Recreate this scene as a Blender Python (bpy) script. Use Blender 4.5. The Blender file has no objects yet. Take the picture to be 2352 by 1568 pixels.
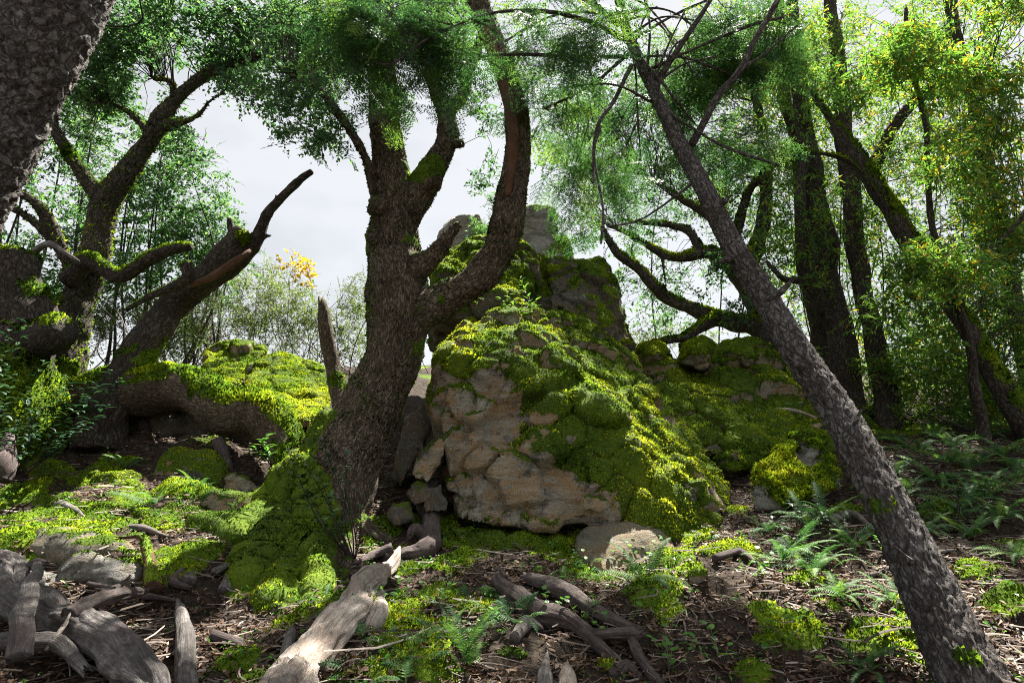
import bpy, bmesh, math, random
import numpy as np
from mathutils import Vector, Matrix

# ------------------------------------------------------------------ camera, sky, sun, exposure
scene = bpy.context.scene
C = scene.collection
FOC, PITCH, CAMZ = 1400.0, math.radians(10), 1.6      # focal length in units of a 2352 px wide frame
cam = bpy.data.cameras.new('camera'); cam.sensor_width = 36; cam.lens = FOC / 2352 * 36
cam.clip_start = 0.05; cam.clip_end = 2000
cam_o = bpy.data.objects.new('camera', cam); C.objects.link(cam_o)
cam_o.location = (0, 0, CAMZ); cam_o.rotation_euler = (math.radians(90) + PITCH, 0, 0)
scene.camera = cam_o

SUN_EL, SUN_AZ = math.radians(57), math.radians(25)     # azimuth from straight ahead, + to the right
S = Vector((math.sin(SUN_AZ) * math.cos(SUN_EL), math.cos(SUN_AZ) * math.cos(SUN_EL), math.sin(SUN_EL)))
world = bpy.data.worlds.new('World'); scene.world = world; world.use_nodes = True
nt = world.node_tree; nt.nodes.clear()
wo = nt.nodes.new('ShaderNodeOutputWorld')
sky = nt.nodes.new('ShaderNodeTexSky'); sky.sky_type = 'NISHITA'; sky.sun_disc = False
sky.sun_elevation = SUN_EL; sky.sun_rotation = SUN_AZ
bg = nt.nodes.new('ShaderNodeBackground'); bg.inputs[1].default_value = 0.055
nt.links.new(sky.outputs[0], bg.inputs[0])
tc = nt.nodes.new('ShaderNodeTexCoord')
mp = nt.nodes.new('ShaderNodeMapping'); mp.inputs['Scale'].default_value = (1, 1, 2.2)
nt.links.new(tc.outputs['Generated'], mp.inputs[0])
cn = nt.nodes.new('ShaderNodeTexNoise'); cn.inputs['Scale'].default_value = 5.0; cn.inputs['Detail'].default_value = 6
nt.links.new(mp.outputs[0], cn.inputs[0])
cr = nt.nodes.new('ShaderNodeValToRGB')
cr.color_ramp.elements[0].position = 0.30; cr.color_ramp.elements[0].color = (0.150, 0.152, 0.154, 1)
cr.color_ramp.elements[1].position = 0.56; cr.color_ramp.elements[1].color = (0.182, 0.182, 0.181, 1)
nt.links.new(cn.outputs[0], cr.inputs[0])
bc = nt.nodes.new('ShaderNodeBackground'); bc.inputs[1].default_value = 1.0
nt.links.new(cr.outputs[0], bc.inputs[0])
mx = nt.nodes.new('ShaderNodeMixShader'); mx.inputs[0].default_value = 0.9
nt.links.new(bg.outputs[0], mx.inputs[1]); nt.links.new(bc.outputs[0], mx.inputs[2])
nt.links.new(mx.outputs[0], wo.inputs[0])
sun = bpy.data.lights.new('sun', 'SUN'); sun.energy = 5.0; sun.angle = math.radians(0.6); sun.color = (1.0, 0.95, 0.86)
sun_o = bpy.data.objects.new('sun', sun); C.objects.link(sun_o)
sun_o.rotation_euler = S.to_track_quat('Z', 'Y').to_euler(); sun_o.location = S * 30
scene.view_settings.view_transform = 'Standard'; scene.view_settings.look = 'None'
scene.view_settings.gamma = 1; scene.view_settings.use_curve_mapping = False
scene.view_settings.exposure = 2.3
cy = scene.cycles
cy.max_bounces = 8; cy.diffuse_bounces = 5; cy.glossy_bounces = 2; cy.transmission_bounces = 6; cy.transparent_max_bounces = 4
cy.use_denoising = True; cy.denoising_prefilter = 'NONE'; cy.filter_width = 1.0; cy.sample_clamp_indirect = 8
cy.caustics_reflective = False; cy.caustics_refractive = False

# ------------------------------------------------------------------ numpy toolbox
rng = np.random.default_rng(11)
def P(dx, dy, Y):
    """point seen at (dx, dy) of a 2352 px wide frame, Y metres in front of the camera"""
    a, b = (dx - 1176) / FOC, (784 - dy) / FOC
    d = np.array([a, math.cos(PITCH) - b * math.sin(PITCH), math.sin(PITCH) + b * math.cos(PITCH)])
    return np.array([0, 0, CAMZ]) + d * (Y / d[1])
def PX(n, Y): return n * Y / FOC          # size of n frame pixels at distance Y

def _h(ix, iy, iz, seed):
    h = (ix.astype(np.int64) * 374761393 + iy.astype(np.int64) * 668265263 + iz.astype(np.int64) * 2147483647 + seed * 974711) & 0xFFFFFFFF
    h = ((h ^ (h >> 13)) * 1274126177) & 0xFFFFFFFF
    h = ((h ^ (h >> 16)) * 2246822519) & 0xFFFFFFFF
    return ((h ^ (h >> 15)) & 0xFFFFFF) / float(0xFFFFFF)
def vn(p, seed=0):
    i = np.floor(p).astype(np.int64); f = p - i; f = f * f * (3 - 2 * f)
    r = 0
    for a in (0, 1):
        for b in (0, 1):
            for c in (0, 1):
                w = (f[:, 0] if a else 1 - f[:, 0]) * (f[:, 1] if b else 1 - f[:, 1]) * (f[:, 2] if c else 1 - f[:, 2])
                r = r + w * _h(i[:, 0] + a, i[:, 1] + b, i[:, 2] + c, seed)
    return r * 2 - 1
def fbm(p, o=4, seed=0):
    r = 0; a = 1.0; t = 0
    for k in range(o):
        r = r + a * vn(p * (2.03 ** k) + 17.3 * k, seed + k); t += a; a *= 0.5
    return r / t * 1.6
def worley(p, seed=0):
    i = np.floor(p).astype(np.int64); n = len(p)
    f1 = np.full(n, 9.0); f2 = np.full(n, 9.0); cid = np.zeros(n)
    for a in (-1, 0, 1):
        for b in (-1, 0, 1):
            for c in (-1, 0, 1):
                x, y, z = i[:, 0] + a, i[:, 1] + b, i[:, 2] + c
                d = np.sqrt((x + _h(x, y, z, seed) - p[:, 0]) ** 2 + (y + _h(x, y, z, seed + 1) - p[:, 1]) ** 2 + (z + _h(x, y, z, seed + 2) - p[:, 2]) ** 2)
                m = d < f1
                f2 = np.where(m, f1, np.minimum(f2, d)); cid = np.where(m, _h(x, y, z, seed + 3), cid); f1 = np.where(m, d, f1)
    return f1, f2, cid
def sst(a, b, x):
    t = np.clip((x - a) / (b - a), 0, 1); return t * t * (3 - 2 * t)
def unit(v):
    return v / np.maximum(np.linalg.norm(v, axis=-1, keepdims=True), 1e-9)

def mesh_np(name, V, F, attrs=None, smooth=True):
    """F: list of int arrays (n x 3 / n x 4)"""
    if not isinstance(F, (list, tuple)): F = [F]
    F = [f for f in F if len(f)]
    me = bpy.data.meshes.new(name)
    V = np.ascontiguousarray(V, dtype=np.float32)
    me.vertices.add(len(V)); me.vertices.foreach_set('co', V.ravel())
    li = np.concatenate([f.ravel() for f in F]).astype(np.int32)
    tot = np.concatenate([np.full(len(f), f.shape[1]) for f in F]).astype(np.int32)
    st = np.concatenate([[0], np.cumsum(tot)[:-1]]).astype(np.int32)
    me.loops.add(len(li)); me.loops.foreach_set('vertex_index', li)
    me.polygons.add(len(tot)); me.polygons.foreach_set('loop_start', st); me.polygons.foreach_set('loop_total', tot)
    me.polygons.foreach_set('use_smooth', np.full(len(tot), smooth))
    nrm = (attrs or {}).pop('_nrm', None)
    for k, a in (attrs or {}).items():
        a = np.asarray(a, dtype=np.float32)
        if a.ndim == 2:
            at = me.attributes.new(k, 'FLOAT_VECTOR', 'POINT'); at.data.foreach_set('vector', a.ravel())
        else:
            at = me.attributes.new(k, 'FLOAT', 'POINT'); at.data.foreach_set('value', a)
    me.update(calc_edges=True)
    if nrm is not None: me.normals_split_custom_set_from_vertices(np.ascontiguousarray(nrm, dtype=np.float32))
    return me
def link(name, me, mat, parent=None):
    o = bpy.data.objects.new(name, me); C.objects.link(o)
    if mat is not None and not me.materials: me.materials.append(mat)
    if parent is not None: o.parent = parent
    return o
def tag(o, label=None, cat=None, group=None, kind=None):
    if label: o['label'] = label
    if cat: o['category'] = cat
    if group: o['group'] = group
    if kind: o['kind'] = kind
    return o
def thing(name, loc, label, cat, group=None):
    o = bpy.data.objects.new(name, None); C.objects.link(o); o.empty_display_size = 0.1
    o.location = Vector([float(c) for c in loc]); return tag(o, label, cat, group)
def part(name, V, F, mat, root, attrs=None, smooth=True, kind=None):
    """world-space mesh as a part of root (root: Empty, or a part whose own origin is its Empty's)"""
    base = root; off = np.zeros(3)
    while base is not None: off = off + np.array(base.location); base = base.parent
    o = link(name, mesh_np(name, V - off, F, attrs, smooth), mat, root)
    if kind: o['kind'] = kind
    return o
def join(parts):
    """parts: list of (V, F) with F list -> (V, [F])"""
    Vs, F3, F4, n = [], [], [], 0
    for V, F in parts:
        for f in (F if isinstance(F, (list, tuple)) else [F]):
            if len(f): (F3 if f.shape[1] == 3 else F4).append(f + n)
        Vs.append(V); n += len(V)
    out = []
    if F3: out.append(np.concatenate(F3))
    if F4: out.append(np.concatenate(F4))
    return np.concatenate(Vs), out
def tris(F):
    o = []
    for f in (F if isinstance(F, (list, tuple)) else [F]):
        if f.shape[1] == 3: o.append(f)
        else: o += [f[:, [0, 1, 2]], f[:, [0, 2, 3]]]
    return np.concatenate(o)
def vnormals(V, F):
    T = tris(F); n = np.cross(V[T[:, 1]] - V[T[:, 0]], V[T[:, 2]] - V[T[:, 0]])
    N = np.zeros_like(V)
    for k in range(3):
        for c in range(3): N[:, c] += np.bincount(T[:, k], n[:, c], len(V))
    return unit(N)
def lap(V, F, it=1, w=0.5):
    E = []
    for f in (F if isinstance(F, (list, tuple)) else [F]):
        k = f.shape[1]
        for a in range(k): E.append(np.stack([f[:, a], f[:, (a + 1) % k]], 1))
    E = np.concatenate(E); E = np.concatenate([E, E[:, ::-1]])
    d = np.maximum(np.bincount(E[:, 0], minlength=len(V)), 1)
    for _ in range(it):
        A = np.stack([np.bincount(E[:, 0], V[E[:, 1], c], len(V)) / d for c in range(3)], 1)
        V = V + w * (A - V)
    return V
def hull(pts):
    bm = bmesh.new()
    for p in pts: bm.verts.new([float(c) for c in p])
    r = bmesh.ops.convex_hull(bm, input=bm.verts)
    bmesh.ops.delete(bm, geom=[v for v in bm.verts if not v.link_faces], context='VERTS')
    bm.verts.index_update()
    V = np.array([v.co[:] for v in bm.verts]); F = [[v.index for v in f.verts] for f in bm.faces]; bm.free()
    return V, [np.array([f for f in F if len(f) == 3])]
def remesh(parts, vox):
    V, F = join(parts)
    me = mesh_np('tmp', V, F); o = bpy.data.objects.new('tmp', me); C.objects.link(o)
    m = o.modifiers.new('r', 'REMESH'); m.mode = 'VOXEL'; m.voxel_size = vox; m.adaptivity = 0
    dg = bpy.context.evaluated_depsgraph_get(); e = o.evaluated_get(dg).to_mesh()
    V = np.empty(len(e.vertices) * 3, np.float32); e.vertices.foreach_get('co', V); V = V.reshape(-1, 3).astype(float)
    st = np.empty(len(e.polygons), np.int32); e.polygons.foreach_get('loop_total', st)
    li = np.empty(len(e.loops), np.int32); e.loops.foreach_get('vertex_index', li)
    if (st == 4).all(): F = [li.reshape(-1, 4).astype(np.int64)]
    else: F = [np.array([p.vertices[:] for p in e.polygons if len(p.vertices) == k]) for k in (3, 4)]; F = [f for f in F if len(f)]
    o.evaluated_get(dg).to_mesh_clear(); C.objects.unlink(o)
    if len(V) < 20:
        print('REMESH EMPTY', vox, me.vertices[:][0].co, len(me.vertices)); bpy.data.objects.remove(o); return remesh(parts, vox * 0.6); bpy.data.objects.remove(o); bpy.data.meshes.remove(me)
    return V, F
def spline(pts, rad, step):
    pts = np.asarray(pts, float); rad = np.asarray(rad, float); n = len(pts)
    p = np.concatenate([[2 * pts[0] - pts[1]], pts, [2 * pts[-1] - pts[-2]]])
    O, R = [], []
    for i in range(n - 1):
        L = np.linalg.norm(pts[i + 1] - pts[i]); k = max(2, int(L / step))
        t = np.arange(k)[:, None] / k
        a, b, c, d = p[i], p[i + 1], p[i + 2], p[i + 3]
        O.append(0.5 * (2 * b + (c - a) * t + (2 * a - 5 * b + 4 * c - d) * t ** 2 + (3 * b - a - 3 * c + d) * t ** 3))
        R.append(rad[i] + (rad[i + 1] - rad[i]) * t[:, 0])
    O.append(pts[-1:]); R.append(rad[-1:])
    return np.concatenate(O), np.concatenate(R)
def tube(pts, rad, seg=12, step=0.06, disp=None, wob=0.0, seed=0, cap=True, rag=0.0):
    """swept tube; returns V, F, bark coordinates"""
    O, R = spline(pts, rad, step)
    if wob:
        O = O + np.stack([vn(O / wob[1] + 31 * k, seed + k) for k in range(3)], 1) * wob[0] * R[:, None]
    n = len(O); T = unit(np.gradient(O, axis=0))
    up = np.array([1.0, 0, 0]) if abs(T[0][0]) < 0.8 else np.array([0, 0, 1.0])
    X = np.zeros_like(T); x = unit(np.cross(np.cross(T[0], up), T[0]))
    for i in range(n):
        x = x - T[i] * np.dot(x, T[i]); x = x / max(np.linalg.norm(x), 1e-9); X[i] = x
    Yv = np.cross(T, X)
    th = np.arange(seg) / seg * 2 * math.pi
    s = np.concatenate([[0], np.cumsum(np.linalg.norm(np.diff(O, axis=0), axis=1))])
    D = X[:, None] * np.cos(th)[None, :, None] + Yv[:, None] * np.sin(th)[None, :, None]
    bco = np.stack([np.cos(th)[None] * R[:, None], np.sin(th)[None] * R[:, None], np.repeat(s[:, None], seg, 1)], 2).reshape(-1, 3)
    r = np.repeat(R[:, None], seg, 1).ravel(); Df = D.reshape(-1, 3)
    rr = r.copy()
    if disp is not None: rr = rr + disp(bco + seed * 3.7, r, np.repeat(s[:, None], seg, 1).ravel() / max(s[-1], 1e-6), Df)
    V = np.repeat(O, seg, 0) + Df * rr[:, None]
    if rag:
        j = rng.uniform(-1, 1, seg) * rag
        V = V.reshape(n, seg, 3); V[-1] += T[-1] * j[:, None]; V = V.reshape(-1, 3)
    i = np.arange(n - 1)[:, None] * seg; k = np.arange(seg)[None]
    F = np.stack([i + k, i + (k + 1) % seg, i + seg + (k + 1) % seg, i + seg + k], 2).reshape(-1, 4)
    Fs = [F]
    if cap:
        b = len(V); V = np.concatenate([V, [O[0]], [O[-1] - T[-1] * R[-1] * (0.35 if rag else 0.0)]])
        bco = np.concatenate([bco, [[0, 0, 0]], [[0, 0, s[-1]]]])
        kk = np.arange(seg)
        Fs.append(np.concatenate([np.stack([np.full(seg, b), (kk + 1) % seg, kk], 1), np.stack([np.full(seg, b + 1), (n - 1) * seg + kk, (n - 1) * seg + (kk + 1) % seg], 1)]))
    return V, Fs, bco
def mtube(specs, seg=8, step=0.08, **kw):
    vs, bs = [], []
    for pts, rad in specs:
        V, F, b = tube(pts, rad, seg, step, **kw); vs.append((V, F)); bs.append(b)
    V, F = join(vs); return V, F, np.concatenate(bs)
def sample(V, F, w, n, seed=0):
    g = np.random.default_rng(seed); T = tris(F)
    c = np.cross(V[T[:, 1]] - V[T[:, 0]], V[T[:, 2]] - V[T[:, 0]]); a = np.linalg.norm(c, axis=1) * 0.5 * w[T].mean(1)
    if a.sum() <= 0: return np.zeros((0, 3)), np.zeros((0, 3))
    i = np.searchsorted(np.cumsum(a) / a.sum(), g.random(n)).clip(0, len(T) - 1)
    u, v = g.random(n), g.random(n); m = u + v > 1; u[m] = 1 - u[m]; v[m] = 1 - v[m]
    t = T[i]
    return V[t[:, 0]] + (V[t[:, 1]] - V[t[:, 0]]) * u[:, None] + (V[t[:, 2]] - V[t[:, 0]]) * v[:, None], unit(c[i])
def tufts(V, F, mask, dens, size, seed=0, up=0.35, nmax=120000, rnd=0.7):
    """moss: one small pointed leaflet per sample"""
    T = tris(F); c = np.cross(V[T[:, 1]] - V[T[:, 0]], V[T[:, 2]] - V[T[:, 0]])
    area = (np.linalg.norm(c, axis=1) * 0.5 * mask[T].mean(1)).sum(); n = int(min(area * dens, nmax))
    p, nn = sample(V, F, mask, max(n, 3), seed); g = np.random.default_rng(seed + 1); n = len(p)
    d = unit(nn + np.array([0, 0, up]) + g.normal(size=(n, 3)) * rnd)
    t = unit(np.cross(d, g.normal(size=(n, 3))))
    L = size * g.uniform(0.5, 1.5, n) * (1 + 0.5 * vn(p * 9, 5)); w = L * g.uniform(0.28, 0.5, n)
    b = p - nn * size * 0.15
    W = np.stack([b - t * w[:, None], b + t * w[:, None], b + d * L[:, None]], 1).reshape(-1, 3)
    col = np.clip(0.5 + 0.42 * fbm(p * 1.9, 3, 3) + 0.22 * vn(p * 16, 8) + g.normal(size=n) * 0.10, 0, 1)
    tufts.n = np.repeat(unit(nn * 0.8 + d * 0.35), 3, 0)
    return W, [np.arange(3 * n).reshape(-1, 3)], np.repeat(col, 3)
# ------------------------------------------------------------------ materials
class NT:
    def __init__(s, name):
        s.m = bpy.data.materials.new(name); s.m.use_nodes = True; s.t = s.m.node_tree; s.t.nodes.clear()
        s.out = s.t.nodes.new('ShaderNodeOutputMaterial')
    def n(s, typ, **kw):
        x = s.t.nodes.new('ShaderNode' + typ)
        for k, v in kw.items():
            if k in x.inputs: s.set(x.inputs[k], v)
            else: setattr(x, k, v)
        return x
    def set(s, sock, v):
        if isinstance(v, bpy.types.NodeSocket): s.t.links.new(v, sock)
        else: sock.default_value = v
    def attr(s, name): return s.n('Attribute', attribute_name=name)
    def noise(s, vec, scale, detail=5, rough=0.55, dist=0.0):
        x = s.n('TexNoise'); s.set(x.inputs['Vector'], vec); x.inputs['Scale'].default_value = scale
        x.inputs['Detail'].default_value = detail; x.inputs['Roughness'].default_value = rough; x.inputs['Distortion'].default_value = dist
        return x.outputs[0]
    def voro(s, vec, scale, feature='DISTANCE_TO_EDGE'):
        x = s.n('TexVoronoi', feature=feature); s.set(x.inputs['Vector'], vec); x.inputs['Scale'].default_value = scale
        return x.outputs[0]
    def mapv(s, vec, scale):
        x = s.n('Mapping'); s.set(x.inputs[0], vec); x.inputs['Scale'].default_value = scale; return x.outputs[0]
    def ramp(s, fac, stops, interp='LINEAR'):
        x = s.n('ValToRGB'); r = x.color_ramp; r.interpolation = interp
        while len(r.elements) < len(stops): r.elements.new(0.5)
        for e, (p, c) in zip(r.elements, stops):
            e.position = p; e.color = (c, c, c, 1) if isinstance(c, (int, float)) else (*c, 1)
        s.set(x.inputs[0], fac); return x.outputs[0]
    def mix(s, f, a, b, mode='MIX'):
        x = s.n('Mix', data_type='RGBA', blend_type=mode)
        s.set(x.inputs[0], f)
        for i, v in ((6, a), (7, b)):
            s.set(x.inputs[i], v if isinstance(v, bpy.types.NodeSocket) else (*v, 1))
        return x.outputs[2]
    def math(s, op, a, b=0.0, clamp=False):
        x = s.n('Math', operation=op, use_clamp=clamp); s.set(x.inputs[0], a); s.set(x.inputs[1], b); return x.outputs[0]
    def bump(s, h, strength, dist, normal=None):
        x = s.n('Bump'); x.inputs['Strength'].default_value = strength; x.inputs['Distance'].default_value = dist
        s.set(x.inputs['Height'], h)
        if normal is not None: s.set(x.inputs['Normal'], normal)
        return x.outputs[0]
    def principled(s, col, rough=0.9, normal=None, spec=0.3):
        x = s.n('BsdfPrincipled'); s.set(x.inputs['Base Color'], col); s.set(x.inputs['Roughness'], rough)
        x.inputs['Specular IOR Level'].default_value = spec
        if normal is not None: s.set(x.inputs['Normal'], normal)
        return x.outputs[0]
    def done(s, sh): s.set(s.out.inputs[0], sh); return s.m

MOSS_STOPS = [(0.0, (0.050, 0.046, 0.014)), (0.10, (0.026, 0.050, 0.008)), (0.3, (0.080, 0.160, 0.014)), (0.55, (0.22, 0.345, 0.018)), (0.8, (0.42, 0.50, 0.022)), (1.0, (0.54, 0.56, 0.03))]
def moss_mat():
    t = NT('moss'); a = t.attr('col').outputs['Fac']
    c = t.ramp(a, MOSS_STOPS)
    d = t.n('BsdfDiffuse', Color=c).outputs[0]; tr = t.n('BsdfTranslucent', Color=c).outputs[0]
    m = t.n('MixShader'); m.inputs[0].default_value = 0.35; t.set(m.inputs[1], d); t.set(m.inputs[2], tr)
    return t.done(m.outputs[0])
def moss_over(t, col, pos, normal, extra=0.0):
    """mix moss into colour by the 'moss' attribute, with a broken edge"""
    a = t.attr('moss').outputs['Fac']
    n = t.noise(pos, 22, 4, 0.7)
    f = t.math('ADD', a, t.math('MULTIPLY', t.math('SUBTRACT', n, 0.5), 0.9))
    f = t.ramp(f, [(0.42, 0.0), (0.58, 1.0)])
    mc = t.ramp(t.math('ADD', t.math('MULTIPLY', t.noise(pos, 2.3, 4), 0.75), t.math('MULTIPLY', t.noise(pos, 55, 3), 0.3)),
                [(0.2, (0.012, 0.026, 0.005)), (0.5, (0.075, 0.13, 0.010)), (0.72, (0.17, 0.24, 0.012)), (0.9, (0.30, 0.32, 0.018))])
    return t.mix(f, col, mc), f
def rock_mat(name, base, warm, dark, pale, s=1.0):
    t = NT(name); pos = t.n('NewGeometry').outputs['Position']
    lay = t.n('Mapping'); t.set(lay.inputs[0], pos); lay.inputs['Rotation'].default_value = (0.5, -0.65, 0.2); lay.inputs['Scale'].default_value = (1.2, 1.2, 8)
    strat = t.noise(lay.outputs[0], 2.6 * s, 8, 0.7, 0.8)
    big = t.noise(pos, 2.1 * s, 7, 0.68, 0.5); mid = t.noise(pos, 7.5 * s, 8, 0.72, 0.3); fine = t.noise(pos, 75, 6, 0.8); grit = t.noise(pos, 260, 3, 0.8)
    c = t.ramp(big, [(0.34, dark), (0.43, base), (0.50, warm), (0.56, base), (0.66, pale)])
    c = t.mix(t.ramp(strat, [(0.46, 0.0), (0.60, 0.6)]), c, pale)
    c = t.mix(t.ramp(t.noise(pos, 3.0 * s, 6, 0.7, 0.6), [(0.54, 0.0), (0.62, 0.75)]), c, warm)
    c = t.mix(t.ramp(mid, [(0.36, 0.85), (0.45, 0.0)]), c, dark)
    c = t.mix(t.ramp(t.noise(pos, 19 * s, 6, 0.8), [(0.58, 0.0), (0.62, 0.55)]), c, (0.47, 0.47, 0.44))
    c = t.mix(t.ramp(t.noise(pos, 31 * s, 5, 0.75), [(0.36, 0.7), (0.41, 0.0)]), c, dark)
    c = t.mix(t.ramp(fine, [(0.36, 0.8), (0.56, 0.0)]), c, t.mix(1.0, c, (0.40, 0.37, 0.33), 'MULTIPLY'))
    c = t.mix(t.ramp(grit, [(0.5, 0.0), (0.68, 0.35)]), c, (0.52, 0.49, 0.43))
    c2, f = moss_over(t, c, pos, None)
    h = t.math('ADD', t.math('ADD', t.math('MULTIPLY', fine, 0.30), t.math('MULTIPLY', grit, 0.08)), t.math('ADD', t.math('MULTIPLY', mid, 0.9), t.math('MULTIPLY', strat, 0.8)))
    return t.done(t.principled(c2, 0.88, t.bump(h, 1.0, 0.075), 0.25))
def bark_mat(name, dark, mid, light, plate=(14, 14, 5), bstr=0.8, lichen=0.0):
    t = NT(name); b = t.attr('bco').outputs['Vector']; pos = t.n('NewGeometry').outputs['Position']
    v = t.mapv(b, plate)
    warp = t.n('VectorMath', operation='MULTIPLY_ADD')
    wn = t.n('TexNoise'); t.set(wn.inputs['Vector'], v); wn.inputs['Scale'].default_value = 0.9; wn.inputs['Detail'].default_value = 4
    t.set(warp.inputs[0], wn.outputs['Color']); warp.inputs[1].default_value = (2.6, 2.6, 2.6); t.set(warp.inputs[2], v)
    e = t.voro(warp.outputs[0], 1.3); n = t.noise(v, 1.7, 8, 0.78, 0.4); fine = t.noise(t.mapv(b, (150, 150, 60)), 1, 5, 0.75)
    h = t.math('ADD', t.math('MULTIPLY', t.ramp(e, [(0.0, 0.0), (0.25, 1.0)]), 0.32), t.math('ADD', t.math('MULTIPLY', n, 0.95), t.math('MULTIPLY', fine, 0.35)))
    c = t.ramp(t.math('MULTIPLY', h, 0.72), [(0.36, dark), (0.60, mid), (0.86, light)])
    c = t.mix(t.ramp(t.noise(pos, 2.1, 4), [(0.4, 0.0), (0.68, 0.75)]), c, t.mix(1.0, c, (0.50, 0.42, 0.36), 'MULTIPLY'))
    if lichen: c = t.mix(t.ramp(t.noise(pos, 13, 6, 0.75), [(0.56, 0.0), (0.66, lichen)]), c, (0.26, 0.26, 0.24))
    c2, f = moss_over(t, c, pos, None)
    return t.done(t.principled(c2, 0.92, t.bump(h, bstr, 0.055), 0.2))
def dead_mat(name, dark, mid, light, red=(0.2, 0.1, 0.06)):
    t = NT(name); b = t.attr('bco').outputs['Vector']; pos = t.n('NewGeometry').outputs['Position']
    g = t.noise(t.mapv(b, (55, 55, 5)), 1, 7, 0.72, 0.9); g2 = t.noise(t.mapv(b, (210, 210, 16)), 1, 5, 0.75); p = t.noise(pos, 9, 7, 0.7, 0.3); sp = t.noise(pos, 45, 4, 0.7)
    h = t.math('ADD', g, t.math('MULTIPLY', g2, 0.5))
    c = t.ramp(t.math('ADD', t.math('MULTIPLY', h, 0.38), t.math('ADD', t.math('MULTIPLY', p, 0.36), t.math('MULTIPLY', sp, 0.14))), [(0.38, dark), (0.54, mid), (0.69, light)])
    c = t.mix(t.ramp(t.noise(pos, 4.0, 5, 0.65), [(0.48, 0.0), (0.64, 0.6)]), c, t.mix(0.65, c, red))
    c = t.mix(t.ramp(t.noise(t.mapv(b, (30, 30, 1.6)), 1, 3, 0.5, 0.6), [(0.30, 0.8), (0.37, 0.0)]), c, dark)
    c2, f = moss_over(t, c, pos, None)
    return t.done(t.principled(c2, 0.85, t.bump(h, 0.9, 0.02), 0.25))
def leaf_mat(name, stops, trans=0.45, gloss=0.35, rough=0.4, vary=0.0):
    t = NT(name); a = t.attr('col').outputs['Fac']
    if vary: a = t.math('ADD', a, t.math('MULTIPLY', t.math('SUBTRACT', t.n('ObjectInfo').outputs['Random'], 0.5), vary))
    c = t.ramp(a, stops)
    p = t.principled(c, rough, None, gloss)
    tr = t.n('BsdfTranslucent', Color=t.mix(1.0, c, (1.25, 1.3, 0.8), 'MULTIPLY')).outputs[0]
    m = t.n('MixShader'); m.inputs[0].default_value = trans; t.set(m.inputs[1], p); t.set(m.inputs[2], tr)
    return t.done(m.outputs[0])
def soil_mat():
    t = NT('forest_soil'); pos = t.n('NewGeometry').outputs['Position']
    n = t.noise(pos, 9, 6, 0.7); f = t.noise(pos, 60, 5, 0.7); v = t.voro(pos, 34, 'F1')
    c = t.ramp(t.math('ADD', t.math('MULTIPLY', n, 0.6), t.math('MULTIPLY', f, 0.5)), [(0.3, (0.014, 0.011, 0.008)), (0.55, (0.042, 0.032, 0.025)), (0.75, (0.10, 0.075, 0.055))])
    c2, ff = moss_over(t, c, pos, None)
    h = t.math('ADD', n, t.math('ADD', t.math('MULTIPLY', f, 0.4), t.math('MULTIPLY', v, 0.5)))
    return t.done(t.principled(c2, 0.95, t.bump(h, 0.9, 0.05), 0.1))

M = {}
M['moss'] = moss_mat()
M['sandstone'] = rock_mat('sandstone', (0.32, 0.28, 0.205), (0.44, 0.27, 0.115), (0.065, 0.060, 0.048), (0.52, 0.475, 0.385))
M['greyrock'] = rock_mat('grey_rock', (0.24, 0.23, 0.205), (0.26, 0.22, 0.16), (0.07, 0.07, 0.062), (0.44, 0.43, 0.40))
M['darkrock'] = rock_mat('dark_rock', (0.085, 0.080, 0.060), (0.15, 0.10, 0.05), (0.025, 0.026, 0.02), (0.16, 0.15, 0.12))
M['slabrock'] = rock_mat('slab_rock', (0.20, 0.19, 0.13), (0.27, 0.18, 0.10), (0.10, 0.10, 0.08), (0.26, 0.25, 0.19), 0.6)
M['oakbark'] = bark_mat('oak_bark', (0.018, 0.014, 0.011), (0.15, 0.116, 0.086), (0.42, 0.34, 0.25), (26, 26, 9), 0.9)
M['darkbark'] = bark_mat('dark_bark', (0.014, 0.012, 0.010), (0.075, 0.062, 0.052), (0.21, 0.18, 0.15), (20, 20, 8), 0.9)
M['firbark'] = bark_mat('fir_bark', (0.024, 0.020, 0.018), (0.14, 0.125, 0.117), (0.46, 0.43, 0.41), (24, 24, 10), 1.0, 0.35)
M['platebark'] = bark_mat('plated_bark', (0.026, 0.022, 0.021), (0.19, 0.172, 0.163), (0.56, 0.535, 0.51), (17, 17, 17), 1.0, 0.3)
M['redwood'] = dead_mat('red_heartwood', (0.03, 0.018, 0.013), (0.10, 0.05, 0.03), (0.22, 0.12, 0.075))
M['silver'] = dead_mat('silvered_wood', (0.11, 0.085, 0.07), (0.36, 0.31, 0.265), (0.66, 0.60, 0.54), (0.26, 0.14, 0.09))
M['greywood'] = dead_mat('grey_dead_wood', (0.026, 0.023, 0.022), (0.12, 0.108, 0.10), (0.38, 0.355, 0.34), (0.13, 0.08, 0.08))
M['darkwood'] = dead_mat('dark_dead_wood', (0.020, 0.016, 0.015), (0.085, 0.068, 0.062), (0.24, 0.20, 0.185), (0.09, 0.05, 0.05))
M['twig'] = leaf_mat('twig', [(0, (0.03, 0.022, 0.018)), (0.5, (0.11, 0.085, 0.07)), (1, (0.30, 0.26, 0.22))], 0.0, 0.2, 0.8)
M['litter'] = leaf_mat('leaf_litter', [(0, (0.025, 0.014, 0.010)), (0.35, (0.085, 0.045, 0.028)), (0.6, (0.19, 0.115, 0.070)), (0.85, (0.34, 0.24, 0.17)), (1, (0.48, 0.40, 0.33))], 0.12, 0.25, 0.6)
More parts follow.
